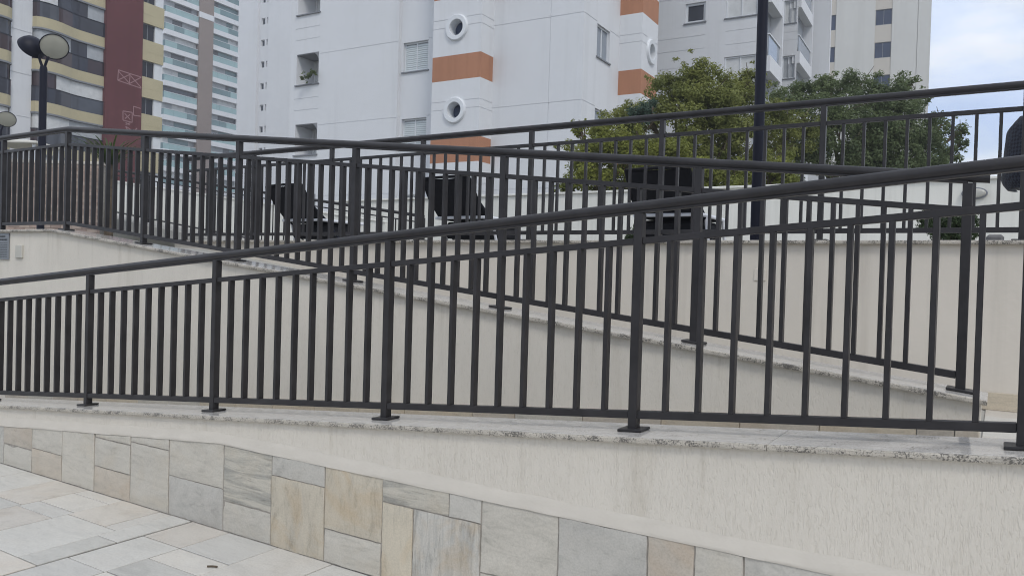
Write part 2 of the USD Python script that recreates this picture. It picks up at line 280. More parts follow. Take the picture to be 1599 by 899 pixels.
# leaves
def leaf(name, dark, mid, light, scale=1.6):
    mat(name, {'g': ('geometry', {}), 'n': ('noise_texture', {'scale': scale, 'detail': 3.0}), 'a': ('math', {'math_type': 'multiply_add', 'value2': 0.42}), 'ml': ('math', {'math_type': 'multiply', 'value2': 0.72}),
               'r': ('rgb_ramp', {'ramp': [(0.25, dark), (0.55, mid), (0.88, light)]}),
               'p': ('principled_bsdf', {'roughness': 0.55, 'specular_ior_level': 0.35}), 't': ('translucent_bsdf', {}), 'mx': ('mix_closure', {'fac': 0.40})},
        [('g.position', 'n.vector'), ('g.random_per_island', 'a.value1'), ('n.fac', 'ml.value1'), ('ml.value', 'a.value3'), ('a.value', 'r.fac'),
         ('r.color', 'p.base_color'), ('r.color', 't.color'), ('p.BSDF', 'mx.closure1'), ('t.BSDF', 'mx.closure2')], surface='mx.closure')
leaf('leaf_olive', (0.13, 0.15, 0.038), (0.28, 0.295, 0.08), (0.42, 0.40, 0.14))
leaf('leaf_dark', (0.09, 0.12, 0.054), (0.19, 0.235, 0.10), (0.30, 0.32, 0.165))
leaf('leaf_bright', (0.15, 0.17, 0.034), (0.31, 0.325, 0.07), (0.44, 0.43, 0.12))
leaf('leaf_bluish', (0.05, 0.085, 0.06), (0.10, 0.15, 0.11), (0.18, 0.23, 0.17), 4.0)
leaf('leaf_box', (0.035, 0.055, 0.022), (0.075, 0.11, 0.045), (0.14, 0.17, 0.08), 9.0)
leaf('leaf_palm', (0.035, 0.06, 0.018), (0.07, 0.105, 0.03), (0.13, 0.17, 0.06), 4.0)

def struct(name, mesh, m, label=None, smooth=False):
    o = obj(name, mesh, m, smooth=smooth); tag(o, label, kind='structure'); return o

# ------------------------------------------------------------------ ground
n = 24; gx = np.linspace(-260, 260, n); gv = np.array([(x, y, -0.15) for y in gx + 60 for x in gx]); gf = []
for j in range(n - 1):
    for i in range(n - 1):
        a = j*n + i; gf += [(a, a+1, a+n+1), (a, a+n+1, a+n)]
struct('ground', (gv, np.array(gf)), 'ground_soil', 'bare ground under and beyond the buildings')

# paving of the forecourt: mortar bed with split stone slabs, each its own piece
FZ = 0.04
pav = UsdGeom.Xform.Define(stage, numbered('/World', 'pavement')).GetPrim()
tag(pav, 'pale split stone paving in front of the tiled ramp wall', kind='structure')
obj('mortar_bed', box(-9.5, 3.0, -1.2, 3.03, -0.05, FZ - 0.006), 'joint_dirt', pav)
rows = [-9.2, -8.78, -8.36, -7.95, -7.53, -7.1, -6.72, -6.1, -5.7, -5.295, -4.875, -4.16, -3.81, -3.39, -2.97, -2.55, -2.12, -1.70, -1.28, -0.86, -0.44, 0.0, 0.42, 0.84, 1.26, 1.7, 2.12, 2.54, 2.95]
special = {  # (row start): list of (x0, x1, y0, y1, material)
    -5.295: [(-5.295, -4.875, 2.915, 3.015, 'paver_white'), (-5.295, -4.875, 2.69, 2.915, 'paver_white'), (-5.295, -4.875, 2.555, 2.69, 'paver_blue'), (-5.295, -4.875, 2.20, 2.555, 'paver_pink'), (-5.295, -4.875, 1.70, 2.20, 'paver_white')],
    -5.7: [(-5.7, -5.295, 2.58, 3.015, 'paver_pink'), (-5.7, -5.295, 2.42, 2.58, 'paver_grey'), (-5.7, -5.295, 1.95, 2.42, 'paver_white')],
    -4.875: [(-4.875, -4.48, 2.65, 3.015, 'paver_pink'), (-4.48, -4.36, 2.65, 3.015, 'paver_white'), (-4.36, -4.165, 2.54, 3.015, 'paver_blue'), (-4.875, -4.36, 2.11, 2.65, 'paver_blue'), (-4.36, -4.165, 2.11, 2.54, 'paver_grey'), (-4.875, -4.165, 1.62, 2.11, 'paver_pink')],
    -4.16: [(-4.15, -3.81, 2.69, 3.015, 'paver_pink'), (-4.15, -3.81, 2.26, 2.69, 'paver_blue'), (-4.15, -3.81, 1.84, 2.26, 'paver_blue')],
    -3.81: [(-3.81, -3.39, 2.69, 3.015, 'paver_blue'), (-3.81, -3.39, 2.50, 2.69, 'paver_white'), (-3.81, -3.39, 2.27, 2.50, 'paver_grey'), (-3.81, -3.39, 1.85, 2.27, 'paver_white')],
    -3.39: [(-3.39, -2.97, 2.51, 3.015, 'paver_white'), (-3.39, -2.97, 2.1, 2.51, 'paver_blue')]}
pm = ['paver_white', 'paver_blue', 'paver_pink', 'paver_white', 'paver_white', 'paver_blue']
for x0, x1 in zip(rows[:-1], rows[1:]):
    slabs = list(special.get(x0, [])); y = min([s[2] for s in slabs], default=3.015)
    while y > -0.9:
        L = float(rng.choice([0.22, 0.42, 0.42, 0.55, 0.62])); slabs.append((x0, x1, y - L, y, pm[int(rng.integers(len(pm)))])); y -= L
    for a, b, c, d, mt in slabs:
        h = float(rng.uniform(-0.0012, 0.0012)); g = float(rng.uniform(0.0026, 0.0042))
        v, f = cbox(a + g, b - g, c + g, d - g, FZ - 0.016, FZ + h, 0.0016)
        obj('paving_slab', (v, f), mt, pav)
tag(obj('twig', tube([(-3.452, 2.600, FZ + 0.006), (-3.43, 2.615, FZ + 0.007), (-3.405, 2.626, FZ + 0.006)], 0.005, 6), 'bark'), 'tiny dark twig lying on the pale paving slabs', 'twig')

# ------------------------------------------------------------------ ramp 1: front wall with dado, coping
def C1(x): return 1.0567 + 0.0867*np.asarray(x, float)          # top of the front coping
def dado(x): return np.minimum(0.555, C1(x) - 0.16)
w1 = thing('ramp_wall', 'front ramp wall of scratched cream render with stone tiles along its foot', 'wall')
XL, XR = -8.6, 1.7
def wallprism(x0, x1, y0, y1, zb, topf, n=40):
    xs = np.linspace(x0, x1, n); V = []; F = []
    for x in xs: V += [(x, y0, zb(x) if callable(zb) else zb), (x, y1, zb(x) if callable(zb) else zb), (x, y1, topf(x)), (x, y0, topf(x))]
    for i in range(n - 1):
        a = i*4
        for k in range(4):
            p, q = a + k, a + (k+1) % 4; F += [(p, p+4, q+4), (p, q+4, q)]
    F += [(0, 1, 2), (0, 2, 3)]; a = (n-1)*4; F += [(a, a+2, a+1), (a, a+3, a+2)]
    return np.array(V, float), np.array(F)
obj('wall_body', wallprism(XL, XR, 3.024, 3.34, -0.1, lambda x: C1(x) - 0.026), 'scratched_render', w1)
obj('mortar_bed', wallprism(XL, XR, 3.0165, 3.0238, 0.0, lambda x: dado(x) - 0.002), 'mortar', w1)
# rounded mortar band over the dado
xs = np.linspace(XL, XR, 320); V = []; F = []
prof = [(3.0235, -0.004), (3.0095, -0.004), (3.0092, 0.004), (3.0110, 0.014), (3.0150, 0.032), (3.0195, 0.048), (3.0238, 0.062)]
for x in xs:
    d = dado(x); wob = 0.022*(meshkit.fbm(np.array([x*7.0, 0.3, 0.1])) - .5)
    for k, (yy, zz) in enumerate(prof): V.append((x, yy + (0.004*(meshkit.noise(np.array([x*9.0, k*1.0, 2.1])) - .5) if 0 < k < 6 else 0), d + zz*1.0 + wob*max(0, k - 1)/5))
m_ = len(prof)
for i in range(len(xs) - 1):
    for k in range(m_ - 1):
        a = i*m_ + k; F += [(a, a+1, a+m_+1), (a, a+m_+1, a+m_)]
obj('mortar_band', (np.array(V), np.array(F)), 'mortar_band', w1, smooth=50)
# dado tiles
cols = [(-8.55, -8.13, [0.2], 'pg'), (-8.13, -7.72, [], 'g'), (-7.72, -7.30, [0.22], 'pb'), (-7.30, -6.885, [], 'p'), (-6.885, -6.469, [], 'g'), (-6.469, -6.054, [0.205], ['stone_plain', 'stone_beige']), (-6.054, -5.641, [0.225], ['stone_beige', 'stone_plain']), (-5.641, -5.227, [], ['stone_plain']),
        (-5.227, -4.81, [0.22, 0.415], ['stone_beige', 'stone_plain', 'stone_plain']), (-4.81, -4.397, [0.44], ['stone_plain', 'stone_plain']), (-4.397, -3.872, [0.287], ['stone_grey', 'stone_plain']), (-3.872, -3.454, [0.222], ['stone_plain', 'stone_veined']),
        (-3.454, -3.035, [0.438], ['stone_yellow', 'stone_grey']), (-3.035, -2.63, [0.221], ['stone_plain', 'stone_yellow']), 'special',
        (-2.022, -1.611, [0.214], ['stone_plain', 'stone_plain']), (-1.611, -1.195, [], ['stone_grey']), (-1.195, -0.998, [], ['stone_beige']), (-0.998, -0.803, [], ['stone_plain']), (-0.803, -0.39, [0.33], ['stone_grey', 'stone_grey']),
        (-0.39, 0.02, [0.22], ['stone_plain', 'stone_beige']), (0.02, 0.43, [], ['stone_veined']), (0.43, 0.84, [0.44], ['stone_yellow', 'stone_grey']), (0.84, 1.26, [0.2], ['stone_plain', 'stone_grey']), (1.26, 1.69, [], ['stone_beige'])]
key = {'p': 'stone_plain', 'g': 'stone_grey', 'b': 'stone_beige'}
def tile(x0, x1, z0, z1, mt, top=False):
    g = float(rng.uniform(0.0030, 0.0055)); yy = 3.010 + float(rng.uniform(-0.0015, 0.0015))
    nx, nz = max(3, int((x1 - x0)/.03)), max(3, int((z1 - z0)/.03)); X = np.linspace(x0 + g, x1 - g, nx); Zz = np.linspace(z0 + g, z1 - g, nz); V = []; F = []
    ta, tb = rng.uniform(-.003, .003, 2)
    for i, x in enumerate(X):          # split face: slightly wavy, edges broken a little
        for j, z in enumerate(Zz):
            ei, ej = i in (0, nx-1), j in (0, nz-1)
            q = np.array([x*9, z*9, x0*31.0]); dy = (meshkit.fbm(q, 3) - .5)*.007 + ta*(x - (x0+x1)/2)/(x1-x0) + tb*(z - (z0+z1)/2)/(z1-z0)
            ch = (meshkit.noise(np.array([x*45, z*45, 3.0])) - .5)*.004
            V.append((x + (ch if ei else 0), yy + dy + (.0035 if ei or ej else 0), z + (ch if ej else 0)))
    for i in range(nx-1):
        for j in range(nz-1): a_ = i*nz + j; F += [(a_, a_+nz, a_+nz+1), (a_, a_+nz+1, a_+1)]
    rim = [i*nz for i in range(nx)] + [(nx-1)*nz + j for j in range(1, nz)] + [i*nz + nz-1 for i in range(nx-2, -1, -1)] + [j for j in range(nz-2, 0, -1)]
    n0 = len(V); V += [(V[k][0], 3.021, V[k][2]) for k in rim]; m0 = len(rim)
    F += [(rim[k], n0 + k, n0 + (k+1) % m0) for k in range(m0)] + [(rim[k], n0 + (k+1) % m0, rim[(k+1) % m0]) for k in range(m0)]
    v, f = np.array(V), np.array(F)
    if top: v[:, 2] = np.where(v[:, 2] > (z0 + z1)/2, v[:, 2] - z1 + dado(v[:, 0]) - 0.002, v[:, 2])
    obj('tile', (v, f), mt, w1, smooth=35)
for c in cols:
    if c == 'special':
        tile(-2.63, -2.426, FZ, 0.437, 'stone_yellow'); tile(-2.426, -2.022, FZ, 0.437, 'stone_slant')
        tile(-2.63, -2.208, 0.437, 0.555, 'stone_veined', True); tile(-2.208, -2.022, 0.437, 0.555, 'stone_grey', True); continue
    x0, x1, sp, ms = c; ms = [key[k] for k in ms] if isinstance(ms, str) else ms
    zs = [FZ] + sp + [float(dado((x0+x1)/2))]
    for i, (a, b) in enumerate(zip(zs[:-1], zs[1:])): tile(x0, x1, a, b, ms[i % len(ms)], i == len(zs) - 2)
# coping: granite slabs end to end, polished top and rough spotted front edge
def coping(parent, x0, x1, joints, y0, y1, topf, th=0.026):
    xs = [x0] + joints + [x1]
    for a, b in zip(xs[:-1], xs[1:]):
        v, f = cbox(a + 0.0012, b - 0.0012, y0 + 0.012, y1, -th, 0.0, 0.002); 
        o = obj('coping_slab', shear((v, f), topf), 'granite_top', parent)
        # the sawn front edge is slightly chipped
        nn = max(4, int((b - a)/0.03)); ex = np.linspace(a + 0.0012, b - 0.0012, nn); V = []; F = []
        for x in ex:
            j1, j2 = (meshkit.noise(np.array([x*40, 1.0, y0])) - .5)*0.004, (meshkit.noise(np.array([x*55, 5.0, y0])) - .5)*0.005
            for yy, zz in ((y0 + 0.0125, -0.0006), (y0 + 0.003 + j1, -0.0012), (y0, -0.006), (y0 + j2*.6, -0.018), (y0 + 0.002 + j2, -th + 0.002), (y0 + 0.0125, -th)): V.append((x, yy, zz))
        for i in range(nn - 1):
            for k in range(5):
                q = i*6 + k; F += [(q, q+1, q+7), (q, q+7, q+6)]
        F += [(0, k+1, k) for k in range(1, 5)]; q = (nn-1)*6; F += [(q, q+k, q+k+1) for k in range(1, 5)]
        obj('edge', shear((np.array(V), np.array(F)), topf), 'granite_edge', o)
coping(w1, XL, XR, [-6.9, -5.0, -3.15, -1.98, -0.73, 1.05], 3.0, 3.37, C1)

# ------------------------------------------------------------------ ramp floors, landings, terrace floor
def slab(name, x0, x1, y0, y1, zf, mt, label):
    v, f = box(x0, x1, y0, y1, 0, 0); v[:4, 2] = [zf(x) - 0.2 for x in v[:4, 0]]; v[4:, 2] = [zf(x) for x in v[4:, 0]]
    return struct(name, (v, f), mt, label)
slab('ramp_floor', XL, -0.06, 3.34, 3.98, lambda x: C1(x) - 0.20, 'concrete', 'lower ramp run behind the front wall')
def C2(x): return np.where(np.asarray(x, float) > -7.69, 1.1178 - 0.1042*np.asarray(x, float), 1.9191)
slab('ramp_floor', -7.69, -0.06, 4.24, 5.70, lambda x: float(0.846 + (1.80 - 0.846)*(-0.06 - x)/7.63), 'concrete', 'upper ramp run between middle wall and terrace wall')
slab('landing', -11.5, -7.69, 4.24, 5.70, lambda x: 1.80, 'concrete', 'upper landing at the left end of the ramp')
LZ = 0.855
land = UsdGeom.Xform.Define(stage, numbered('/World', 'landing')).GetPrim(); tag(land, 'pale tiled landing where the two ramp runs meet', kind='structure')
obj('mortar_bed', box(-0.06, 1.7, 3.34, 5.70, LZ - 0.3, LZ - 0.004), 'mortar', land)
for i, (a, b) in enumerate(zip([-0.06, 0.16, 0.58, 1.0, 1.42], [0.16, 0.58, 1.0, 1.42, 1.69])):
    for j, (c, d) in enumerate(zip([3.345, 3.8, 4.22, 4.64, 5.06, 5.40], [3.8, 4.22, 4.64, 5.06, 5.40, 5.69])):
        s = 0.05*(i % 2)
        v, f = cbox(a + 0.002, b - 0.002, c + 0.002, d - 0.002, LZ - 0.015, LZ + float(rng.uniform(-.001, .001)), 0.0015); obj('floor_tile', (v, f), ['paver_white', 'paver_blue', 'paver_pink'][(i*2 + j) % 3], land)
TZ = 1.86
struct('terrace', box(-8.3, 4.5, 5.98, 8.85, 1.5, TZ), 'concrete', 'raised terrace floor behind the upper railing')
struct('terrace', box(-6.4, 4.5, 8.853, 13.0, 1.5, TZ - 0.004), 'concrete', 'rear part of the raised terrace by the white boundary wall')

# middle wall
w2 = thing('ramp_wall', 'middle sloping ramp wall of cream render behind the front railing', 'wall')
def wall2b(x): return np.where(np.asarray(x) > -8.6, C1(x) - 0.3, -0.1)
obj('wall_body', wallprism(-11.5, -0.06, 3.98, 4.24, lambda x: 0.0, lambda x: float(C2(x)) - 0.026, 160), 'scratched_render_back', w2)
skx = [-8.5, -8.05, -7.6, -7.15, -6.7, -6.24, -5.82, -5.4, -4.97, -4.55, -4.12, -3.7, -3.29, -2.75, -2.44, -1.99, -1.52, -1.10, -0.72, -0.305, -0.155, -0.062]
for a, b in zip(skx[:-1], skx[1:]):
    v, f = cbox(a + 0.002, b - 0.002, 3.962, 3.979, -0.22, -0.035, 0.002)
    obj('skirting_tile', shear((v, f), C1), ['stone_skirt', 'stone_plain', 'stone_skirt', 'stone_beige'][int(rng.integers(4))], w2)
coping(w2, -11.5, -7.69, [-9.9], 3.95, 4.27, lambda x: C2(x)*0 + 1.9191)
coping(w2, -7.69, -0.035, [-6.3, -4.75, -3.1, -1.6], 3.95, 4.27, lambda x: 1.1178 - 0.1042*x)
vc = obj('valve_cover', cbox(-8.355, -8.225, 3.962, 3.985, 1.635, 1.765, 0.006), 'valve_cover', w2)
# terrace wall
w3 = thing('terrace_wall', 'smooth cream terrace wall with thin granite coping under the upper railing', 'wall')
obj('wall_body', box(-8.3, 4.5, 5.70, 5.98, 0.0, 1.88), 'terrace_paint', w3)
coping(w3, -8.3, 4.5, [-6.7, -5.25, -3.9, -2.18, -0.72, 0.9, 2.6], 5.66, 6.0, lambda x: x*0 + 1.906)
for a, b in zip([-0.30, 0.14, 0.58, 1.0, 1.42], [0.14, 0.58, 1.0, 1.42, 1.86]):
    obj('skirting_tile', cbox(a + 0.0015, b - 0.0015, 5.686, 5.699, LZ, LZ + 0.108, 0.002), 'stone_skirt', w3)
obj('valve_cover', cbox(-1.515, -1.43, 5.694, 5.7005, 1.615, 1.70, 0.003), 'terrace_paint', w3)

# ------------------------------------------------------------------ railings
def railing(label, y, posts, basef, ngap, xl, xr, bar_lo=(0.055, 0.088), bar_hi=(0.812, 0.84), end_over=(0.0, 0.0), bends=(), post_w=(0.040, 0.046), height=1.0, plate=True, name='railing', r=0.0235, bal=(0.020, 0.039)):
    t = thing(name, label, 'railing')
    brk = [xl - end_over[0]] + sorted(bends) + [xr + end_over[1]]
    pts = [(x, y, float(basef(x)) + height - r) for x in brk]
    # the tube keeps vertical sections so that it stays true at a bend
    V = []; F = []; n = 20
    for x, yy, z in pts:
        for k in range(n):
            w = 2*math.pi*k/n; V.append((x, yy + r*math.cos(w), z + r*math.sin(w)))
    for i in range(len(pts) - 1):
        for k in range(n):
            a0, a1 = i*n + k, i*n + (k+1) % n; F += [(a0, a1+n, a1), (a0, a0+n, a1+n)]
    for i, s in ((0, 1), (len(pts)-1, -1)):
        V.append(pts[i]); c = len(V)-1
        for k in range(n): a0, a1 = i*n + k, i*n + (k+1) % n; F.append((c, a0, a1) if s > 0 else (c, a1, a0))
    obj('handrail', (np.array(V), np.array(F)), 'graphite_paint', t, smooth=40)
    def bar(nm, x0, x1, w, z0, z1):
        ks = [x0] + [b for b in sorted(bends) if x0 < b < x1] + [x1]
        prt = []
        for a, b in zip(ks[:-1], ks[1:]):
            v, f = cbox(a, b, y - w/2, y + w/2, z0, z1, 0.002); prt.append(shear((v, f), lambda x, a=a, b=b: np.interp(x, [a, b], [float(basef(a)), float(basef(b))])))
        return obj(nm, join(prt), 'graphite_paint', t)
    bar('handrail_strip', xl, xr, 0.030, height - 2*r - 0.007, height - 2*r + 0.004)
    ps = list(posts)
    for a, b in zip(ps[:-1], ps[1:]):
        g = post_w[0]/2 + 0.0005
        bar('upper_bar', a + g, b - g, 0.030, *bar_hi); bar('lower_bar', a + g, b - g, 0.036, *bar_lo)
        for k in range(1, ngap):
            x = a + (b - a)*k/ngap; z = float(basef(x)); s = abs(float(basef(x + .01)) - float(basef(x - .01)))*bal[0]/.04 + 0.001
            obj('baluster', cbox(x - bal[0]/2, x + bal[0]/2, y - bal[1]/2, y + bal[1]/2, z + bar_lo[1] - s, z + bar_hi[0] + s, 0.0022), 'graphite_paint', t)
    for x in ps:
        z = float(basef(x))
        p = obj('post', cbox(x - post_w[0]/2, x + post_w[0]/2, y - post_w[1]/2, y + post_w[1]/2, z - 0.004, z + height - 2*r - 0.006, 0.003), 'graphite_paint', t)
        if plate: obj('base_plate', shear(cbox(x - 0.056, x + 0.056, y - 0.052, y + 0.052, 0.001, 0.013, 0.003), basef), 'graphite_paint', p)
    return t
d1 = 1.4207; ps1 = [-5.6028 + d1*i for i in range(-2, 6)]
railing('front dark railing on the lowest wall, its handrail rising to the right', 3.172, ps1, C1, 10, ps1[0], ps1[-1], end_over=(0.1, 0.1))
d2 = 1.2577; ps2 = sorted([-0.144 - d2*i for i in range(7)] + [-8.93, -10.15, -11.35])
railing('middle dark railing sloping down to the right from the upper landing', 4.11, ps2, lambda x: C2(x), 11, ps2[0], -0.144, end_over=(0.1, 0.085), bends=(-7.69,))
ps3 = [-8.2593 + 1.1938*i for i in range(11)]
railing('level dark railing along the terrace edge behind the ramps', 5.81, ps3, lambda x: np.asarray(x)*0 + 1.906, 9, ps3[0], ps3[-1], end_over=(0.04, 0.04), post_w=(0.038, 0.042), bal=(0.020, 0.028))
# far sloping rail behind the loungers
def C4(x): return 3.33 - 0.132*(np.asarray(x, float) + 13.81) - 0.92
railing('far thin dark railing sloping down behind the loungers', 9.0, [-15.3 + 1.35*i for i in range(7)], lambda x: C4(x), 5, -15.3, -7.2, bar_hi=(0.79, 0.81), bar_lo=(0.06, 0.085), height=0.92, plate=False, r=0.02, post_w=(0.032, 0.032), bal=(0.016, 0.016))
slab('ramp_floor', -18.5, -6.42, 8.86, 10.4, lambda x: float(C4(x)) - 0.05, 'concrete', 'descending ramp beyond the terrace')
wl = thing('ramp_wall', 'white sloping wall behind the far thin railing', 'wall')
obj('wall_body', wallprism(-18.6, -9.2, 10.42, 10.62, -0.1, lambda x: 3.62 - 0.126*(x + 18.36)), 'boundary_paint', wl)
obj('wall_cap', shear(cbox(-18.6, -9.2, 10.40, 10.64, 0.002, 0.03, 0.004), lambda x: 3.62 - 0.126*(x + 18.36)), 'boundary_paint', wl)
bw = thing('boundary_wall', 'long low white boundary wall at the back of the terrace', 'wall')
obj('wall_body', box(-13.2, 7.0, 13.003, 13.2, -0.1, 3.165), 'boundary_paint', bw)
obj('wall_cap', cbox(-13.2, 7.0, 12.965, 13.24, 3.167, 3.205, 0.006), 'boundary_paint', bw)

# brick faced planter at the far left
bp = thing('planter_wall', 'pinkish brick tiled planter wall at the far left behind the landing', 'wall')
ang = math.atan2(0.82, 1.31); ca, sa = math.cos(ang), math.sin(ang)
def lb(v): return np.stack([-16.9 + v[:, 0]*ca - v[:, 1]*sa, 7.15 + v[:, 0]*sa + v[:, 1]*ca, v[:, 2]], 1)
v, f = box(0, 2.55, 0.012, 0.3, 0.0, 3.5); obj('wall_body', (lb(v), f), 'mortar', bp)
v, f = cbox(-0.03, 2.58, -0.02, 0.32, 3.502, 3.56, 0.005); obj('wall_cap', (lb(v), f), 'terrace_paint', bp)
bm = [[], [], []]; k = 0
for r_ in range(23):
    x = -0.1 if r_ % 2 else 0.0
    while x < 2.55:
        a, b = max(x, 0) + .004, min(x + .20, 2.55) - .004
        if b - a > .03:
            v, f = box(a, b, 0, 0.013, 2.0 + r_*.065 + .004, 2.0 + r_*.065 + .061); bm[int(rng.integers(3))].append((lb(v), f))
        x += .20
for q, nm in zip(bm, ('brick_pink', 'brick_tan', 'brick_brown')):
    o = obj('brick_course', join(q), nm, bp); tag(o, kind='stuff')

# notice plate on the landing wall
sg = thing('notice_plate', 'grey notice plate screwed to the landing wall at the left edge', 'sign')
obj('plate', cbox(-8.93, -8.492, 3.966, 3.979, 1.618, 1.882, 0.003), 'sign_plate', sg)
ln = []
def stroke(x0, x1, z0, z1): ln.append(box(x0, x1, 3.9645, 3.9658, z0, z1))
r2 = np.random.default_rng(3)
for zc, h, x1 in ((1.850, .016, -8.56), (1.818, .018, -8.52)):
    x = -8.90
    while x < x1: L = float(r2.uniform(.012, .03)); stroke(x, min(x + L, x1), zc - h/2, zc + h/2); x += L + .006
for i in range(9):
    zc = 1.783 - .0175*i; x = -8.90
    while x < -8.515: L = float(r2.uniform(.01, .04)); stroke(x, min(x + L, -8.515), zc - .0025, zc + .0025); x += L + .007
obj('lettering', join(ln), 'sign_ink', sg)

# bulkhead light on the boundary wall
bl = thing('bulkhead_light', 'oval grey bulkhead light on the white boundary wall', 'wall light')
def oval(rx, rz, y0, y1, x, z, n=28, dome=False):
    V = []; F = []; lv = [(1, 0), (1, .45), (.93, .8), (.72, 1.0), (.35, 1.1)] if dome else [(1, 0), (1, .85), (.95, 1)]
    for s, d in lv:
        for k in range(n): w = 2*math.pi*k/n; V.append((x + s*rx*math.cos(w), y0 + (y1-y0)*d, z + s*rz*math.sin(w)))
    for i in range(len(lv)-1):
        for k in range(n): a0, a1 = i*n+k, i*n+(k+1)%n; F += [(a0, a1, a1+n), (a0, a1+n, a0+n)]
    V.append((x, y0 + (y1-y0)*lv[-1][1], z)); c = len(V)-1; i = len(lv)-1
    F += [(i*n+k, i*n+(k+1)%n, c) for k in range(n)]
    return np.array(V), np.array(F)
obj('housing', oval(.165, .085, 13.0, 12.955, -.37, 2.97), 'sill_grey', bl, smooth=30)
obj('lens', oval(.142, .066, 12.956, 12.91, -.37, 2.97, dome=True), 'light_glass', bl, smooth=50)

# ------------------------------------------------------------------ lamp posts
def lamp_post(label, loc, rotz, group, r=0.058):
    t = thing('lamp_post', label, 'street lamp', loc, rotz, group)
    obj('pole', lathe([(r, 0), (r, 3.05), (r*.85, 3.1), (0.0, 3.1)], 20), 'lamp_paint', t, smooth=40)
    obj('base_flange', lathe([(0.0, 0), (r + .06, 0), (r + .06, 0.015), (r + .002, 0.02)], 20), 'lamp_paint', t)
    for ang, oa in ((-34, 12), (172, 200)):
        R = rotm([0, 0, 1], ang) @ rotm([0, 1, 0], 124)      # dish axis tilted outwards and down
        c = np.array([math.cos(math.radians(oa))*.20, math.sin(math.radians(oa))*.20, 3.43])
        s = obj('lamp_head', xf(lathe([(0.0, -0.13), (0.07, -0.125), (0.16, -0.085), (0.195, -0.03), (0.217, 0.02), (0.220, 0.034), (0.207, 0.038), (0.205, 0.03)], 32), R, c), 'lamp_paint', t, smooth=40)
        obj('diffuser', xf(lathe([(0.206, 0.031), (0.15, 0.046), (0.08, 0.056), (0.0, 0.06)], 32), R, c), 'lamp_glass', s, smooth=50)
        obj('bracket', tube([(0, 0, 3.04), tuple(c*0.3 + np.array([0, 0, 2.16])), tuple(c - R @ np.array([0, 0, 0.10]))], 0.022, 10), 'lamp_paint', t)
    return t
lp = lamp_post('two-headed lamp post with round dish heads rising behind the left landing', (-13.6, 6.84, 1.75), 8, None)
dup(lp, (-22.13, 10.08, 1.85), 8, 'lamp post further back, half cut off by the left edge of the picture')
lamp_post('dark pole standing on the terrace in front of the trees', (-1.635, 6.15, TZ), 20, None, 0.040)

# ------------------------------------------------------------------ loungers
lg = thing('sun_lounger', 'black sling lounger with raised back in the middle, below the orange column', 'sun lounger', (-4.55, 6.26, TZ), 0, 'black loungers on the terrace')
def rbar(pts, r=0.016): return tube(pts, r, 10)
W2 = 0.30
for s in (-1, 1):
    obj('side_rail', rbar([(s*W2, 0.0, .30), (s*W2, 0.36, .30), (s*W2, 0.72, .30)]), 'white_tube', lg, smooth=40)
    for yy in (0.12, .60): obj('leg', rbar([(s*W2, yy, .30), (s*W2, yy + .05, .15), (s*(W2 + .01), yy + .1, 0.0)], .014), 'white_tube', lg, smooth=40)
    obj('back_rail', rbar([(s*W2*.97, .06, .30), (s*W2*.95, -.13, .47), (s*W2*.93, -.27, .66)], .014), 'black_sling', lg, smooth=40)
    obj('back_strut', rbar([(s*W2*.96, -.10, .44), (s*W2*.98, .10, .30), (s*W2, .34, .06)], .012), 'lamp_paint', lg, smooth=40)
obj('cross_tube', rbar([(-W2, 0.0, .30), (0, 0.0, .30), (W2, 0.0, .30)]), 'white_tube', lg, smooth=40)
obj('cross_tube', rbar([(-W2, 0.72, .30), (0, 0.72, .30), (W2, 0.72, .30)]), 'white_tube', lg, smooth=40)
obj('back_top_tube', rbar([(-W2*.93, -.27, .66), (0, -.275, .668), (W2*.93, -.27, .66)], .014), 'black_sling', lg, smooth=40)
def sling(prof, hw, th=0.012, nx=9, sag=0.02):
    V = []; F = []; m = len(prof)
    for side in (0, 1):
        for i in range(nx):
            u = -1 + 2*i/(nx-1)
            for (yy, zz) in prof: V.append((u*hw, yy, zz - sag*(1 - u*u) - th*side))
    for side in (0, 1):
        o = side*nx*m
        for i in range(nx-1):
            for k in range(m-1):
                a = o + i*m + k; q = [(a, a+m, a+m+1), (a, a+m+1, a+1)]
                F += q if side == 0 else [(x, z, y) for x, y, z in q]
    return np.array(V), np.array(F)
obj('backrest', sling([(.06, .30), (-.05, .39), (-.13, .47), (-.21, .575), (-.27, .66)], W2*.93, sag=.012), 'black_sling', lg, smooth=60)
obj('seat', sling([(.05, .31), (.25, .30), (.45, .30), (.71, .31)], W2*.96), 'black_sling', lg, smooth=60)
obj('seat_pad', cbox(-W2*.90, W2*.90, .10, .66, .10, .265, .03), 'black_sling', lg)
dup(lg, (-2.45, 6.38, TZ), 0, 'largest black lounger, directly below the trees, partly behind a post of the middle railing', 'black loungers on the terrace')
dup(lg, (-6.72, 6.2, TZ), 0, 'leftmost and smallest black lounger seen through dense balusters', 'black loungers on the terrace')

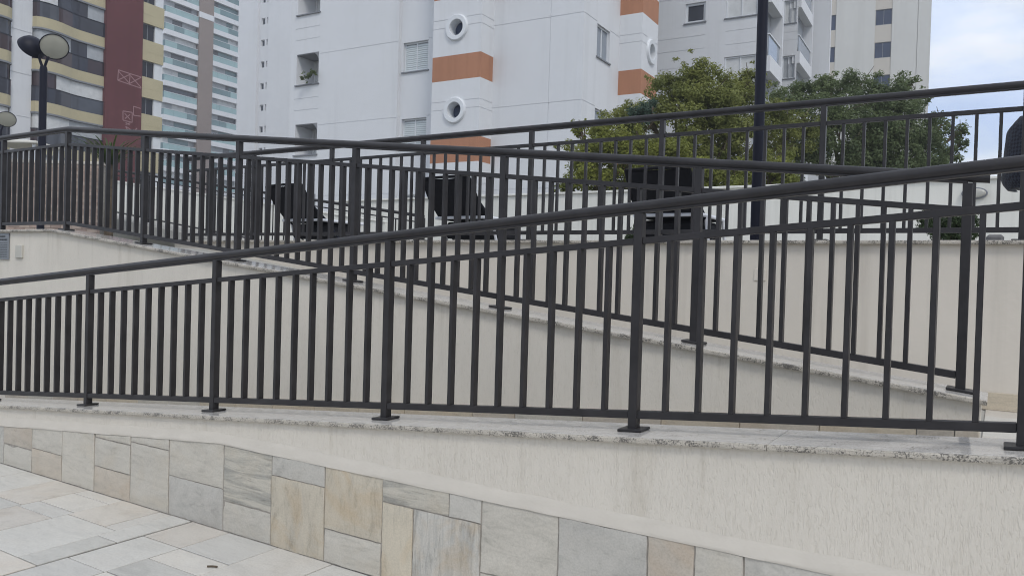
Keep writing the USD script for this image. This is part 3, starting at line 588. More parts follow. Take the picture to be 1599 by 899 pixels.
# wicker chair at the right edge
wc = thing('wicker_chair', 'dark woven wicker chair back cut off by the right edge of the picture', 'chair', (0.28, 6.95, TZ), -12)
def shell(nu=40, nv=14):
    V = []; F = []
    for side in (0, 1):
        for i in range(nu):
            a = math.radians(-205 + 230*i/(nu-1)); w = abs(i/(nu-1) - .5)*2
            for j in range(nv):
                t = j/(nv-1); top = 1.02 - .14*max(0, w - .45)/.55
                rr = .318 - .035*t - .05*max(0, t - .85)/.15 - .05*max(0, .12 - t)/.12 - .022*side; zz = .49 + (top - .49)*t + .02*math.sin(math.pi*t)
                V.append((rr*math.cos(a), rr*math.sin(a)*.95, zz))
    m = nu*nv
    for side in (0, 1):
        for i in range(nu-1):
            for j in range(nv-1):
                a = side*m + i*nv + j; q = [(a, a+nv, a+nv+1), (a, a+nv+1, a+1)]; F += q if side == 0 else [(x, z, y) for x, y, z in q]
    for i in range(nu-1):
        for j in (0, nv-1):
            a = i*nv + j; F += [(a, a+nv, a+m+nv), (a, a+m+nv, a+m)]
    for i in (0, nu-1):
        for j in range(nv-1):
            a = i*nv + j; F += [(a, a+1, a+m+1), (a, a+m+1, a+m)]
    return np.array(V), np.array(F)
obj('woven_back', shell(), 'wicker', wc, smooth=60)
obj('seat', lathe([(0, .50), (.23, .50), (.25, .515), (.25, .545), (.23, .56), (0, .56)], 28), 'wicker', wc, smooth=40)
for a in (30, 150, 232, 308): obj('leg', rbar([(.12*math.cos(math.radians(a)), .12*math.sin(math.radians(a)), .51), (.14*math.cos(math.radians(a)), .14*math.sin(math.radians(a)), .2), (.16*math.cos(math.radians(a)), .16*math.sin(math.radians(a)), 0)], .013), 'lamp_paint', wc)
tag(obj('stone_block', xf(cbox(-.055, .055, -.05, .05, 0, .13, .018), None, (-0.05, 6.52, TZ)), 'grey_block'), 'small grey rounded block at a foot of the upper railing, right side', 'block')
bvx = np.linspace(-.09, .16, 12); bvy = np.linspace(-.08, .08, 7); V = []; F = []
for x in bvx:
    for y in bvy: V.append((0.13 + x, 6.62 + y, TZ + .012 + .10*max(0, 1 - abs(x - .06)/.14)*(.6 + .4*meshkit.noise(np.array([x*30, y*30, .5])))*(1 - (y/.1)**2)))
for i in range(11):
    for j in range(6): a = i*7 + j; F += [(a, a+7, a+8), (a, a+8, a+1)]
bv = np.array(V); nb = len(bv); low = bv.copy(); low[:, 2] = TZ + .002
F += [(c + nb, b + nb, a + nb) for a, b, c in list(F)]
tag(obj('cloth', (np.vstack([bv, low]), np.array(F)), 'blue_cloth', smooth=60), 'bright blue cloth lying on the terrace at the right edge', 'cloth')

# ------------------------------------------------------------------ vegetation
def leaves(centres, rad, count, size, seed, flat=0.8, nsub=20, subr=0.42):
    g = np.random.default_rng(seed); C = []; 
    for c, r in zip(centres, rad):
        d = g.normal(size=(nsub, 3)); d /= np.linalg.norm(d, axis=1)[:, None]; d[:, 2] *= flat
        C.append(np.column_stack([np.array(c) + d*r*g.uniform(.35, 1.0, (nsub, 1)), np.full(nsub, r*subr)*g.uniform(.6, 1.25, nsub)]))
    for c, r in zip(centres, rad):
        d = g.normal(size=(7, 3)); d /= np.linalg.norm(d, axis=1)[:, None]; C.append(np.column_stack([np.array(c) + d*r*g.uniform(1.0, 1.28, (7, 1)), r*g.uniform(.12, .24, 7)]))
    C = np.vstack(C); w = C[:, 3]**2; idx = g.choice(len(C), count, p=w/w.sum())
    d = g.normal(size=(count, 3)); d /= np.linalg.norm(d, axis=1)[:, None]
    p = C[idx, :3] + d*C[idx, 3:4]*(g.uniform(0, 1, (count, 1))**.40)*np.array([1, 1, flat])
    nrm = d + np.array([0, 0, .7]) + g.normal(scale=.55, size=(count, 3)); nrm /= np.linalg.norm(nrm, axis=1)[:, None]
    t = np.cross(nrm, g.normal(size=(count, 3))); t /= np.linalg.norm(t, axis=1)[:, None]; b = np.cross(nrm, t)
    s = size*g.uniform(.6, 1.3, (count, 1)); L, Wd = t*s, b*s*.48
    q = np.stack([p - L*.5, p + Wd*.5 - nrm*s*.06, p + L*.5, p - Wd*.5 - nrm*s*.06], 1).reshape(-1, 3)
    i = np.arange(count)*4; return q, np.vstack([np.stack([i, i+1, i+2], 1), np.stack([i, i+2, i+3], 1)])
def tree(name, label, cl, base, fork, trunk_r, mt, count, size, seed, extra=None):
    t = thing(name, label, 'tree' if 'tree' in name else 'shrub', tuple(base))
    base = np.array(base); cl = np.array(cl); cl[:, 3] *= 1.08; c = cl[:, :3] - base; fk = np.array(fork) - base
    g = np.random.default_rng(seed)
    if fk[2] > .5:
        k = [np.zeros(3), fk*.4 + g.normal(scale=.05, size=3)*[1, 1, 0], fk*.75 + g.normal(scale=.05, size=3)*[1, 1, 0], fk]
        obj('trunk', tube(k, [trunk_r*1.35, trunk_r*1.05, trunk_r*.9, trunk_r*.75], 10), 'bark', t, smooth=60)
    br = []
    for q, r in zip(c, cl[:, 3]):
        mid = fk*.5 + q*.5 + g.normal(scale=.12, size=3); mid[2] -= .1
        br.append(tube([fk, mid, q], [trunk_r*.5, trunk_r*.28, .018], 6, caps=False))
        for _ in range(5):
            e = q + g.normal(size=3)*r*.55; br.append(tube([mid*.4 + q*.6, (q*.7 + e*.3), e], [.022, .014, .006], 5, caps=False))
    obj('limb', join(br), 'bark', t)
    o = obj('crown', leaves(c, cl[:, 3], count, size, seed), mt, t); tag(o, kind='stuff'); return t
T1 = [(-6.11,17.50,6.34,0.44),(-6.65,17.40,6.05,0.51),(-7.05,16.89,5.32,0.62),(-5.84,17.31,5.66,0.64),(-5.41,18.29,5.96,0.60),(-6.06,16.92,4.95,0.66),(-5.27,17.42,4.98,0.66),(-4.68,18.38,5.32,0.62),(-4.28,19.22,5.22,0.52),(-7.61,16.54,5.08,0.53),(-5.25,18.75,6.40,0.34),(-5.64,17.29,4.34,0.69),(-4.66,17.90,4.23,0.66),(-6.51,16.39,4.33,0.60)]
tree('broadleaf_tree', 'olive green broadleaf tree left of the dark pole, against the white building', T1, (-5.6, 17.5, -.15), (-5.7, 17.4, 3.3), .14, 'leaf_olive', 60000, .08, 11)
T2 = [(-4.69,20.76,6.50,0.46),(-3.98,21.21,6.66,0.39),(-3.38,21.82,6.57,0.56),(-2.78,21.95,6.38,0.59),(-4.41,20.45,5.84,0.58),(-3.73,20.87,5.86,0.68),(-3.04,21.30,5.64,0.71),(-2.38,21.95,5.55,0.72),(-1.78,22.57,5.44,0.56),(-4.23,20.43,4.94,0.67),(-3.41,20.94,4.73,0.70),(-2.52,21.49,4.68,0.70),(-1.80,22.30,4.67,0.59),(-2.28,22.75,6.89,0.30),(-1.97,22.93,6.50,0.25),(-1.46,23.12,5.85,0.33),(-1.04,23.51,5.71,0.23),(-1.29,23.10,5.00,0.36),(-1.02,23.39,5.36,0.17),(-2.38,22.44,6.29,0.40)]
tree('broadleaf_tree', 'darker broadleaf tree right of the pole with loose branches against the sky', T2, (-3.2, 21.3, -.15), (-3.2, 21.3, 3.4), .16, 'leaf_dark', 66000, .08, 12)
HG = [(-7.69,14.82,4.17,0.46),(-7.15,14.93,4.49,0.48),(-7.31,14.70,3.66,0.48),(-6.61,15.03,4.20,0.51),(-6.70,14.96,3.60,0.48),(-5.92,15.23,4.26,0.45),(-6.01,15.16,3.60,0.45),(-7.90,14.68,3.55,0.22),(-7.90,15.18,4.85,0.20)]
tree('leafy_shrub', 'bright yellow green shrub above the boundary wall at the left of the trees', HG, (-6.9, 15.0, -.15), (-6.9, 15.0, 2.6), .07, 'leaf_bright', 26000, .075, 13)
HG2 = [(-5.30,15.48,3.71,0.46),(-4.61,15.80,3.65,0.46),(-3.93,16.11,3.70,0.46)]
tree('leafy_shrub', 'yellow green shrub behind the boundary wall at the foot of the dark pole', HG2, (-4.6, 15.8, -.15), (-4.6, 15.8, 2.6), .06, 'leaf_bright', 14000, .075, 14)
SP = [(-6.71,15.81,5.23,0.25),(-6.54,15.92,5.44,0.11),(-6.86,15.71,5.15,0.17)]
tree('slender_tree', 'small bluish green sapling top between the bright shrub and the olive tree', SP, (-6.7, 15.8, -.15), (-6.7, 15.8, 4.7), .03, 'leaf_bluish', 1500, .07, 15)
def bush(label, loc, r, count, seed):
    t = thing('round_bush', label, 'bush', loc)
    g = np.random.default_rng(seed); cs = g.normal(size=(14, 3)); cs /= np.linalg.norm(cs, axis=1)[:, None]; cs = cs*r*.62 + [0, 0, r*.95]
    st = [tube([(0, 0, 0), tuple(c*.5 + g.normal(scale=.02, size=3)), tuple(c)], [.012, .008, .003], 5, caps=False) for c in cs]
    obj('stem', join(st), 'bark', t)
    o = obj('foliage', leaves(cs, np.full(14, r*.42), count, .034, seed, flat=.9, nsub=8, subr=.5), 'leaf_box', t); tag(o, kind='stuff')
bush('round clipped dark green bush on the terrace beside the bulkhead light', (-0.44, 7.98, TZ), .27, 6000, 21)
bush('small dark green bush half hidden behind a front railing post', (-2.98, 7.05, TZ), .15, 2200, 22)
pl = thing('fan_plant', 'tuft of thin green fronds showing above the upper left railing', 'plant', (-13.75, 8.1, 1.75))
g = np.random.default_rng(5); q = []
for k in range(90):
    a = g.uniform(0, 2*math.pi); L = g.uniform(.7, 1.2); lift = g.uniform(.5, 1.25); V = []
    for i in range(6):
        t = i/5; rr = L*.75*t; z = 1.6 + lift*L*(t - .55*t*t); w = .018*(1 - t)**.6 + .002
        c = np.array([rr*math.cos(a), rr*math.sin(a), z]); s = np.array([-math.sin(a), math.cos(a), 0])*w; V += [c - s, c + s]
    q.append((np.array(V), np.array([(2*i, 2*i+1, 2*i+3) for i in range(5)] + [(2*i, 2*i+3, 2*i+2) for i in range(5)])))
obj('frond', join(q), 'leaf_palm', pl); obj('trunk', tube([(0, 0, -1.8), (0, 0, 0), (0, 0, 1.65)], [.09, .08, .07], 10), 'bark', pl)
# small pale canopy roof at the far left
cp = thing('canopy', 'pale flat canopy roof beside the lamp post at the far left', 'canopy', (-26.9, 13.0, 0), 32)
obj('roof', join([cbox(-.75, .85, -.8, .8, 5.32, 5.40, .02), hexa([(-.7,-.75,5.401),(.8,-.75,5.401),(.8,.75,5.401),(-.7,.75,5.401),(-.35,-.3,5.50),(.2,-.3,5.50),(.2,.3,5.50),(-.35,.3,5.50)])]), 'roof_white', cp)
for sx in (-.6, .7):
    for sy in (-.65, .65): obj('post', box(sx - .04, sx + .04, sy - .04, sy + .04, -.15, 5.32), 'frame_white', cp)

# ------------------------------------------------------------------ buildings
class Frame:
    def __init__(s, o, th):
        s.o = np.array([o[0], o[1], 0.0]); t = math.radians(th); s.R = np.array([[math.cos(t), -math.sin(t), 0], [math.sin(t), math.cos(t), 0], [0, 0, 1]])
    def __call__(s, vf): v, f = vf; return v @ s.R.T + s.o, f
def face(kind, at):      # maps (u along the wall, z, depth into the wall) to local coordinates
    if kind == 'front': return lambda u, z, d: (u, at + d, z)
    return lambda u, z, d: (at - d, u, z)
def facade(mp, u0, u1, z0, z1, holes):
    """Wall sheet with rectangular holes: holes = (u0, u1, z0, z1, depth, closed)."""
    us = sorted({u0, u1, *[h[0] for h in holes], *[h[1] for h in holes]}); zs = sorted({z0, z1, *[h[2] for h in holes], *[h[3] for h in holes]})
    us = [u for u in us if u0 <= u <= u1]; zs = [z for z in zs if z0 <= z <= z1]
    V = []; F = []
    def quad(a, b, c, d):
        n = len(V); V.extend([mp(*a), mp(*b), mp(*c), mp(*d)]); F.extend([(n, n+1, n+2), (n, n+2, n+3)])
    for a, b in zip(us[:-1], us[1:]):
        run = None
        for c, d in zip(zs[:-1], zs[1:]):
            inside = any(h[0] <= (a+b)/2 <= h[1] and h[2] <= (c+d)/2 <= h[3] for h in holes)
            if not inside: quad((a, c, 0), (b, c, 0), (b, d, 0), (a, d, 0))
    for a, b, c, d, dep, closed in holes:
        quad((a, c, 0), (b, c, 0), (b, c, dep), (a, c, dep)); quad((a, d, 0), (a, d, dep), (b, d, dep), (b, d, 0))
        quad((a, c, 0), (a, c, dep), (a, d, dep), (a, d, 0)); quad((b, c, 0), (b, d, 0), (b, d, dep), (b, c, dep))
        if closed: quad((a, c, dep), (b, c, dep), (b, d, dep), (a, d, dep))
    return np.array(V, float), np.array(F)
def fbox(mp, u0, u1, z0, z1, d0, d1):
    c = [mp(u, z, d) for z in (z0, z1) for u, d in ((u0, d1), (u1, d1), (u1, d0), (u0, d0))]
    return hexa(c)
def window(fr, parent, mp, u0, u1, z0, z1, depth, glass, frame='frame_white', mull=1, fw=.05, sill=True, blind=None):
    w = obj('window', fr(join([fbox(mp, u0, u1, z0, z0+fw, depth-.05, depth+.02), fbox(mp, u0, u1, z1-fw, z1, depth-.05, depth+.02), fbox(mp, u0, u0+fw, z0+fw, z1-fw, depth-.05, depth+.02), fbox(mp, u1-fw, u1, z0+fw, z1-fw, depth-.05, depth+.02)]
        + [fbox(mp, u0 + (u1-u0)*k/(mull+1) - fw/2, u0 + (u1-u0)*k/(mull+1) + fw/2, z0+fw, z1-fw, depth-.045, depth+.02) for k in range(1, mull+1)])), frame, parent)
    obj('pane', fr(fbox(mp, u0+.01, u1-.01, z0+.01, z1-.01, depth-.012, depth+.01)), glass, w)
    if blind:
        n = int((z1 - z0 - 2*fw)/.075)
        sl = [fbox(mp, u0+fw, u1-fw, z0+fw+i*.075, z0+fw+i*.075+.06, depth-.036 + .008*(i % 2), depth-.02) for i in range(n)]
        obj('louvre', fr(join(sl)), blind, w)
    if sill: obj('sill', fr(fbox(mp, u0-.06, u1+.06, z0-.05, z0-.002, -.05, depth-.06)), 'sill_grey', w)
    return w

# --- white building (main)
Cb = thing('apartment_building', 'white apartment building with orange column bands and round portholes', 'building')
fr = Frame((-15.5045, 22.264), 2.0); TOP = 30.0; BOT = -0.15; PER = 2.9
ks = range(-2, 7)
def hz(z, u0, u1, dep=.012, h=.024): return (u0, u1, z, z + h, dep, True)
# 1. loggia bay
mp = face('front', .81)
lo = [(-9.62, -8.38, 9.25 + PER*k, 10.52 + PER*k, 1.0, False) for k in ks]
gr = [hz(8.67 + PER*k, -9.71, -8.36) for k in ks] + [hz(8.19 + PER*k, -9.71, -8.36) for k in ks]
obj('wall', fr(facade(mp, -9.71, -8.33, BOT, TOP, lo + gr)), 'white_render', Cb)
for k in ks:
    z = PER*k
    # arched haunch at the right of each loggia, curtain wall and dark door inside
    arc = [(-8.38, 10.52+z)] + [(-8.38 - .42*(1 - math.sin(a)), 10.52 + z - .42*(1 - math.cos(a))) for a in np.linspace(0, math.pi/2, 9)]
    V = [mp(u, zz, .004) for u, zz in arc] + [mp(u, zz, .98) for u, zz in arc]; nA = len(arc)
    F = [(0, i, i+1) for i in range(1, nA-1)] + [(i, i+nA, i+nA+1) for i in range(nA-1)] + [(i, i+nA+1, i+1) for i in range(nA-1)]
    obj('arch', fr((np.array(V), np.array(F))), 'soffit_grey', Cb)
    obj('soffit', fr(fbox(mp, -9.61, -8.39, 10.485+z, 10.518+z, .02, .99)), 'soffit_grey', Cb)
    obj('curtain', fr(join([fbox(mp, -9.62 + .11*i, -9.62 + .11*i + .108, 9.25+z, 10.52+z, 1.0 + .03*(i % 2), 1.06) for i in range(12)])), 'curtain', Cb)
    obj('door', fr(fbox(mp, -8.72, -8.385, 9.45+z, 10.17+z, .55, .60)), 'dark_glass', Cb)
    obj('sill', fr(fbox(mp, -9.68, -8.33, 9.20+z, 9.248+z, -.06, .30)), 'sill_grey', Cb)
q, fq = leaves([(-8.62, .55, 9.52), (-8.9, .55, 9.45), (-8.5, .6, 9.62)], [.22, .16, .15], 260, .13, 31, nsub=6)
tag(obj('potted_plant', fr((q, fq)), 'leaf_dark'), 'small dark plant on the sill of a white loggia', 'plant')
# 2. plain bay
obj('wall', fr(facade(mp, -8.33, -4.27, BOT, TOP, [hz(10.41 + PER*k, -8.33, -4.27) for k in ks])), 'white_render', Cb)
# 3. recessed bay with shuttered windows
mp3 = face('front', .97)
wn = [(-4.16, -2.98, 9.25 + PER*k, 10.37 + PER*k, .16, True) for k in ks]
obj('wall', fr(facade(mp3, -4.27, -2.07, BOT, TOP, wn + [hz(10.41 + PER*k, -2.96, -2.07) for k in ks])), 'white_render', Cb)
obj('wall', fr(facade(face('side', -4.27), .81, .97, BOT, TOP, [])), 'white_render', Cb)
for k in ks: window(fr, Cb, mp3, -4.15, -2.985, 9.255 + PER*k, 10.365 + PER*k, .15, 'grey_curtain', blind='shutter')
# 4. column with orange bands and portholes
def column(u0, u1, y, ydeep, zoff, port_front):
    pf = face('front', y); psd = face('side', u1)
    zs = []
    for k in ks:
        zb, zt = 8.44 + zoff + PER*k, 9.32 + zoff + PER*k; nz = 8.44 + zoff + PER*(k+1)
        obj('orange_band', fr(facade(pf, u0, u1, zb, zt, [])), 'orange_render', Cb); obj('orange_band', fr(facade(psd, y, ydeep, zb, zt, [])), 'orange_render', Cb)
        gz = [zt + .98, zt + 1.27]
        uc, zc, rr = ((u0+u1)/2, zt + .95, .27) if port_front else (y + .92, zt + .83, .27)
        def ring(pm):
            n = 32; V = []; F = []; pr = [(.27, .34), (.27, -.02), (.29, -.08), (.43, -.085), (.46, -.05), (.47, .0)]
            for r_, d in pr:
                for i in range(n): w = 2*math.pi*i/n; V.append(pm(uc + r_*math.cos(w), zc + r_*math.sin(w), d))
            for a in range(len(pr)-1):
                for i in range(n): b0, b1 = a*n+i, a*n+(i+1) % n; F += [(b0, b1, b1+n), (b0, b1+n, b0+n)]
            return np.array(V), np.array(F)
        def holed(pm, a0, a1):      # square wall patch with a round hole
            n = 32; V = []; F = []; s = .40
            for i in range(n):
                w = 2*math.pi*i/n; c_, s_ = math.cos(w), math.sin(w); mxx = max(abs(c_), abs(s_))
                V += [pm(uc + .27*c_, zc + .27*s_, 0), pm(uc + s*c_/mxx, zc + s*s_/mxx, 0)]
            for i in range(n): a = 2*i; b = 2*((i+1) % n); F += [(a, a+1, b+1), (a, b+1, b)]
            return np.array(V), np.array(F)
        def disc(pm, d):
            n = 32; V = [pm(uc, zc, d)] + [pm(uc + .27*math.cos(2*math.pi*i/n), zc + .27*math.sin(2*math.pi*i/n), d) for i in range(n)]
            return np.array(V), np.array([(0, 1+i, 1+(i+1) % n) for i in range(n)])
        for pm, a0, a1, has in ((pf, u0, u1, port_front), (psd, y, ydeep, not port_front)):
            holes = [(uc-.40, uc+.40, zc-.40, zc+.40, .0, False)] if has else []
            gs = []
            for gzz in gz:
                if has: gs += [hz(gzz, a0, uc-.40), hz(gzz, uc+.40, a1)]
                else: gs += [hz(gzz, a0, a1)]
            w = facade(pm, a0, a1, zt, nz, holes + gs)
            obj('wall', fr(join([w, holed(pm, a0, a1)]) if has else w), 'white_render', Cb)
            if has:
                p_ = obj('porthole', fr(ring(pm)), 'frame_white', Cb, smooth=40)
                obj('pane', fr(disc(pm, .30)), 'blue_glass', p_)
    z0 = 8.44 + zoff + PER*ks[0]
    obj('wall', fr(facade(pf, u0, u1, BOT, z0, [])), 'white_render', Cb); obj('wall', fr(facade(psd, y, ydeep, BOT, z0, [])), 'white_render', Cb)
    obj('wall', fr(facade(face('side', u0), y, ydeep, BOT, TOP, [])), 'white_render', Cb)
column(-2.05, 0.0, 0.0, .81, 0.0, True)
# 5. main front
obj('wall', fr(facade(mp, 0.0, 3.51, BOT, TOP, [hz(10.41 + PER*k, 0.0, 3.51) for k in ks] + [(2.255, 2.275, BOT, TOP, .015, True)])), 'white_render', Cb)
# 6. right hand side wall
ms_ = face('side', 3.51)
obj('wall', fr(facade(ms_, .81, 3.88, BOT, TOP, [(1.9, 3.0, 9.24 + PER*k, 10.37 + PER*k, .14, True) for k in ks] + [hz(10.41 + PER*k, .81, 1.88) for k in ks] + [hz(10.41 + PER*k, 3.02, 3.88) for k in ks])), 'white_render', Cb)
for k in ks: window(fr, Cb, ms_, 1.905, 2.995, 9.245 + PER*k, 10.365 + PER*k, .12, 'pale_glass')
# 7. second column, porthole on its side
column(3.505, 4.39, 3.87, 5.5, -.13, False)
obj('wall', fr(facade(face('front', 5.5), 2.0, 4.39, BOT, TOP, [])), 'white_render', Cb)
# 8. rear right part
m8 = face('front', 9.0)
h8 = [(4.28, 5.13, 12.3 + PER*k, 13.12 + PER*k, .14, True) for k in range(-3, 6)] + [(5.97, 7.26, 12.28 + PER*k, 13.62 + PER*k, .12, True) for k in range(-3, 6)] + \
     [hz(z + PER*k, 2.5, 5.13) for z in (11.73, 11.19, 10.48) for k in range(-2, 6)] + [hz(z + PER*k, 6.0, 7.6) for z in (11.75, 11.2) for k in range(-2, 6)] + [(5.16, 5.2, BOT, TOP, .06, True), (5.74, 5.77, BOT, TOP, .04, True)]
h8 = [h for h in h8 if h[3] < TOP]
obj('wall', fr(facade(m8, 2.0, 7.64, BOT, TOP, h8)), 'white_render', Cb)
for k in range(-3, 6):
    window(fr, Cb, m8, 4.285, 5.125, 12.305 + PER*k, 13.115 + PER*k, .12, 'smoke_glass', mull=0, fw=.09)
    window(fr, Cb, m8, 5.98, 7.25, 12.29 + PER*k, 13.61 + PER*k, .10, 'curtain', mull=1)
m9 = face('side', 7.64)
def glazed_side(mpx, a0, a1, zoff, per, kk):
    for k in kk:
        z = zoff + per*k
        obj('parapet', fr(fbox(mpx, a0, a1, z, z + .62, -.14, .25)), 'white_render', Cb)
        gl = obj('balcony_glass', fr(fbox(mpx, a0 + .03, a1 - .05, z + .62, z + 1.45, -.06, -.03)), 'pale_glass', Cb)
        obj('rail', fr(fbox(mpx, a0, a1, z + 1.45, z + 1.50, -.10, .0)), 'frame_white', gl)
        obj('recess', fr(fbox(mpx, a0 + .02, a1 - .02, z + .62, z + per, .35, .45)), 'grey_curtain', Cb)
    obj('end_post', fr(fbox(mpx, a1, a1 + .16, BOT, TOP, -.16, .6)), 'white_render', Cb)
glazed_side(m9, 9.05, 11.1, 10.0, 2.72, range(-4, 7))
obj('wall', fr(facade(face('front', 11.26), 5.0, 7.64, BOT, TOP, [])), 'white_render', Cb)
# 9. furthest bay
m10 = face('front', 20.5)
hh = [(5.90, 6.56, 12.50 + 2.93*k, 13.72 + 2.93*k, .15, True) for k in range(-4, 5)] + [hz(11.6 + 2.93*k, 5.0, 6.65) for k in range(-3, 5)] + [hz(12.02 + 2.93*k, 5.0, 6.65) for k in range(-3, 5)]
obj('wall', fr(facade(m10, 4.0, 6.65, BOT, TOP, [h for h in hh if h[3] < TOP])), 'white_render', Cb)
for k in range(-4, 5): window(fr, Cb, m10, 5.91, 6.55, 12.51 + 2.93*k, 13.71 + 2.93*k, .13, 'grey_curtain' if k != 1 else 'curtain', mull=1, fw=.06)
glazed_side(face('side', 6.65), 20.55, 24.0, 13.3, 2.93, range(-5, 5))
obj('wall', fr(facade(face('front', 24.16), 4.0, 6.65, BOT, TOP, [])), 'white_render', Cb)
obj('roof', fr(join([fbox(face('front', 0.0), -9.71, 3.51, TOP, TOP + .4, .8, 14.0), fbox(face('front', 0.0), 3.0, 7.64, TOP, TOP + .39, 8.99, 24.0), fbox(face('front', 0.0), -9.71, 7.6, BOT, TOP, 25.0, 25.3), fbox(face('side', -9.71), .82, 25.0, BOT, TOP, -.02, .3)])), 'white_render', Cb)

# --- plain white tower with tiny bathroom windows
Fb = thing('apartment_tower', 'plain white tower with two columns of tiny windows, left of the white building', 'building')
fr = Frame((-90.576, 71.28), 2.0); mf = face('front', 0.0)
obj('wall', fr(join([facade(mf, 0.0, 3.75, BOT, 62, [])[:2], facade(mf, 5.85, 16.0, BOT, 62, [])])), 'tower_render', Fb)
ms_ = face('front', .35); hs = []
for k in range(-2, 12):
    z = 23.0 + 2.93*k
    if 5 < z < 60: hs += [(4.15, 4.85, z, z + .86, .25, True), (5.15, 5.42, z, z + .86, .25, True)]
obj('wall', fr(facade(ms_, 3.75, 5.85, BOT, 62, hs)), 'tower_render', Fb)
obj('wall', fr(join([facade(face('side', 3.75), 0, .35, BOT, 62, []), facade(face('side', 5.85), 0, .35, BOT, 62, []), facade(face('side', 0.0), 0, 14, BOT, 62, []), facade(face('side', 16.0), 0, 14, BOT, 62, []), fbox(mf, 0, 16, 62, 62.5, .0, 14)])), 'tower_render', Fb)
for h in hs: window(fr, Fb, ms_, h[0]+.01, h[1]-.01, h[2]+.01, h[3]-.01, .22, 'dark_glass', mull=0, fw=.07, sill=False)

# --- beige tower at the right
Eb = thing('apartment_tower', 'beige tower with dark square windows in darker strips, beside the open sky', 'building')
fr = Frame((-6.2035, 80.336), 5.0); me = face('front', 0.0); EP = 3.06
holes = []
for u0, u1 in ((-9.46, -8.04), (-4.64, -3.20)):
    holes += [(u0, u1, BOT, 52.0, .06, False)]
holes += [(-1.10, -1.06, BOT, 52.0, .12, True)]
obj('wall', fr(facade(me, -13.5, 0.0, BOT, 52.0, holes)), 'beige_render', Eb)
me2 = face('front', .06)
for u0, u1 in ((-9.46, -8.04), (-4.64, -3.20)):
    hs = [(u0 + .02, u1 - .02, 25.98 + EP*k, 27.44 + EP*k, .12, True) for k in range(-7, 8)]
    obj('window_strip', fr(facade(me2, u0, u1, BOT, 52.0, hs)), 'tan_render', Eb)
    for h in hs: window(fr, Eb, me2, h[0]+.01, h[1]-.01, h[2]+.01, h[3]-.01, .10, 'blue_glass', frame='sill_grey', mull=1, fw=.04, sill=False)
obj('wall', fr(join([facade(face('side', 0.0), 0, 13, BOT, 52, []), facade(face('side', -13.5), 0, 13, BOT, 52, []), facade(face('front', 13.0), -13.5, 0, BOT, 52, [])])), 'beige_render', Eb)
obj('roof', fr(box(-13.5, 0, 0.0, 13, 52.003, 52.5)), 'beige_render', Eb)

# --- glass balcony tower, far
Bb = thing('apartment_tower', 'far tower with teal glass balconies and a brown strip', 'building')
fr = Frame((-123.296, 88.624), 4.0); mb = face('side', 0.0); BP = 2.93; BT = 78.0
obj('wall', fr(join([fbox(mb, -7.0, 9.1, BT, BT + .6, -.2, 14), facade(face('side', -2.2), -7.0, 9.1, BOT, BT, []), facade(face('front', 9.1), -14, 0, BOT, BT, []), facade(face('front', -6.6), -14, -2.2, BOT, BT, [])])), 'tower_render', Bb)
obj('brown_strip', fr(fbox(mb, -.15, 2.95, BOT, BT, -.25, 2.0)), 'brown_render', Bb)
obj('cross_beam', fr(fbox(mb, -.2, 3.0, 46.25, 47.25, -.32, .0)), 'tower_render', Bb)
g = np.random.default_rng(44)
for k in range(-11, 11):
    zg = 45.2 + BP*k
    for (a, b) in ((-7.0, -.17), (2.97, 9.1)):
        obj('balcony_slab', fr(fbox(mb, a - .05, b, zg - .86, zg, -.08, 2.0)), 'tower_render', Bb)
        cut = [a] + sorted(g.uniform(a + .8, b - .8, 2).tolist()) + [b]
        for i in range(3):
            u, v_ = cut[i], cut[i+1]
            obj('balcony_glass', fr(fbox(mb, u + .01, v_ - .01, zg + .003, zg + 1.02, -.02, .02)), 'teal_dark_glass' if g.random() < .28 else 'teal_glass', Bb)
            obj('window', fr(fbox(mb, u + .01, v_ - .01, zg + 1.02, zg + BP - .87, .55, .62)), ['smoke_glass', 'grey_curtain', 'curtain', 'teal_dark_glass', 'grey_curtain'][int(g.integers(5))], Bb)
        obj('rail', fr(fbox(mb, a, b, zg + 1.02, zg + 1.09, -.05, .05)), 'frame_white', Bb)
        if a < -5: obj('balcony_glass', fr(fbox(face('front', a), -1.2, -.04, zg + .003, zg + 1.02, -.03, .01)), 'teal_dark_glass', Bb)

# --- cream and wine coloured building with curved balconies, left
Ab = thing('apartment_building', 'cream and wine red building with curved dark glass balconies', 'building')
fr = Frame((-58.0276, 33.563), 5.0); ma = face('side', 0.0); AP = 2.93; AT = 45.0
curve = [(-5.42, -.9), (-5.40, -.2), (-5.28, .22), (-5.0, .45), (-4.6, .53), (-4.1, .53), (-3.6, .46), (-3.1, .30), (-2.6, .13), (-2.1, .04), (-1.0, .02), (0.0, .02)]
curve2 = [(-12.0, .02), (-10.6, .05), (-9.6, .3), (-8.8, .5), (-7.9, .5), (-7.25, .42), (-6.92, .2), (-6.80, -.2), (-6.78, -.9)]
def ribbon(cv, z0, z1, off, th):      # upright sheet with thickness following the balcony edge
    c = np.array(cv); t = np.gradient(c, axis=0); t /= np.linalg.norm(t, axis=1)[:, None]; nrm = np.stack([-t[:, 1], t[:, 0]], 1)
    a, b = c + nrm*off, c + nrm*(off - th); V = []; F = []; n = len(c)
    for p_, q_ in zip(a, b): V += [(p_[1], p_[0], z0), (p_[1], p_[0], z1), (q_[1], q_[0], z0), (q_[1], q_[0], z1)]
    for i in range(n-1):
        k = 4*i
        for x, y in ((0, 1), (1, 3), (3, 2), (2, 0)): F += [(k+x, k+y, k+4+y), (k+x, k+4+y, k+4+x)]
    F += [(0, 1, 3), (0, 3, 2)]; k = 4*(n-1); F += [(k, k+3, k+1), (k, k+2, k+3)]
    return np.array(V), np.array(F)
g = np.random.default_rng(8)
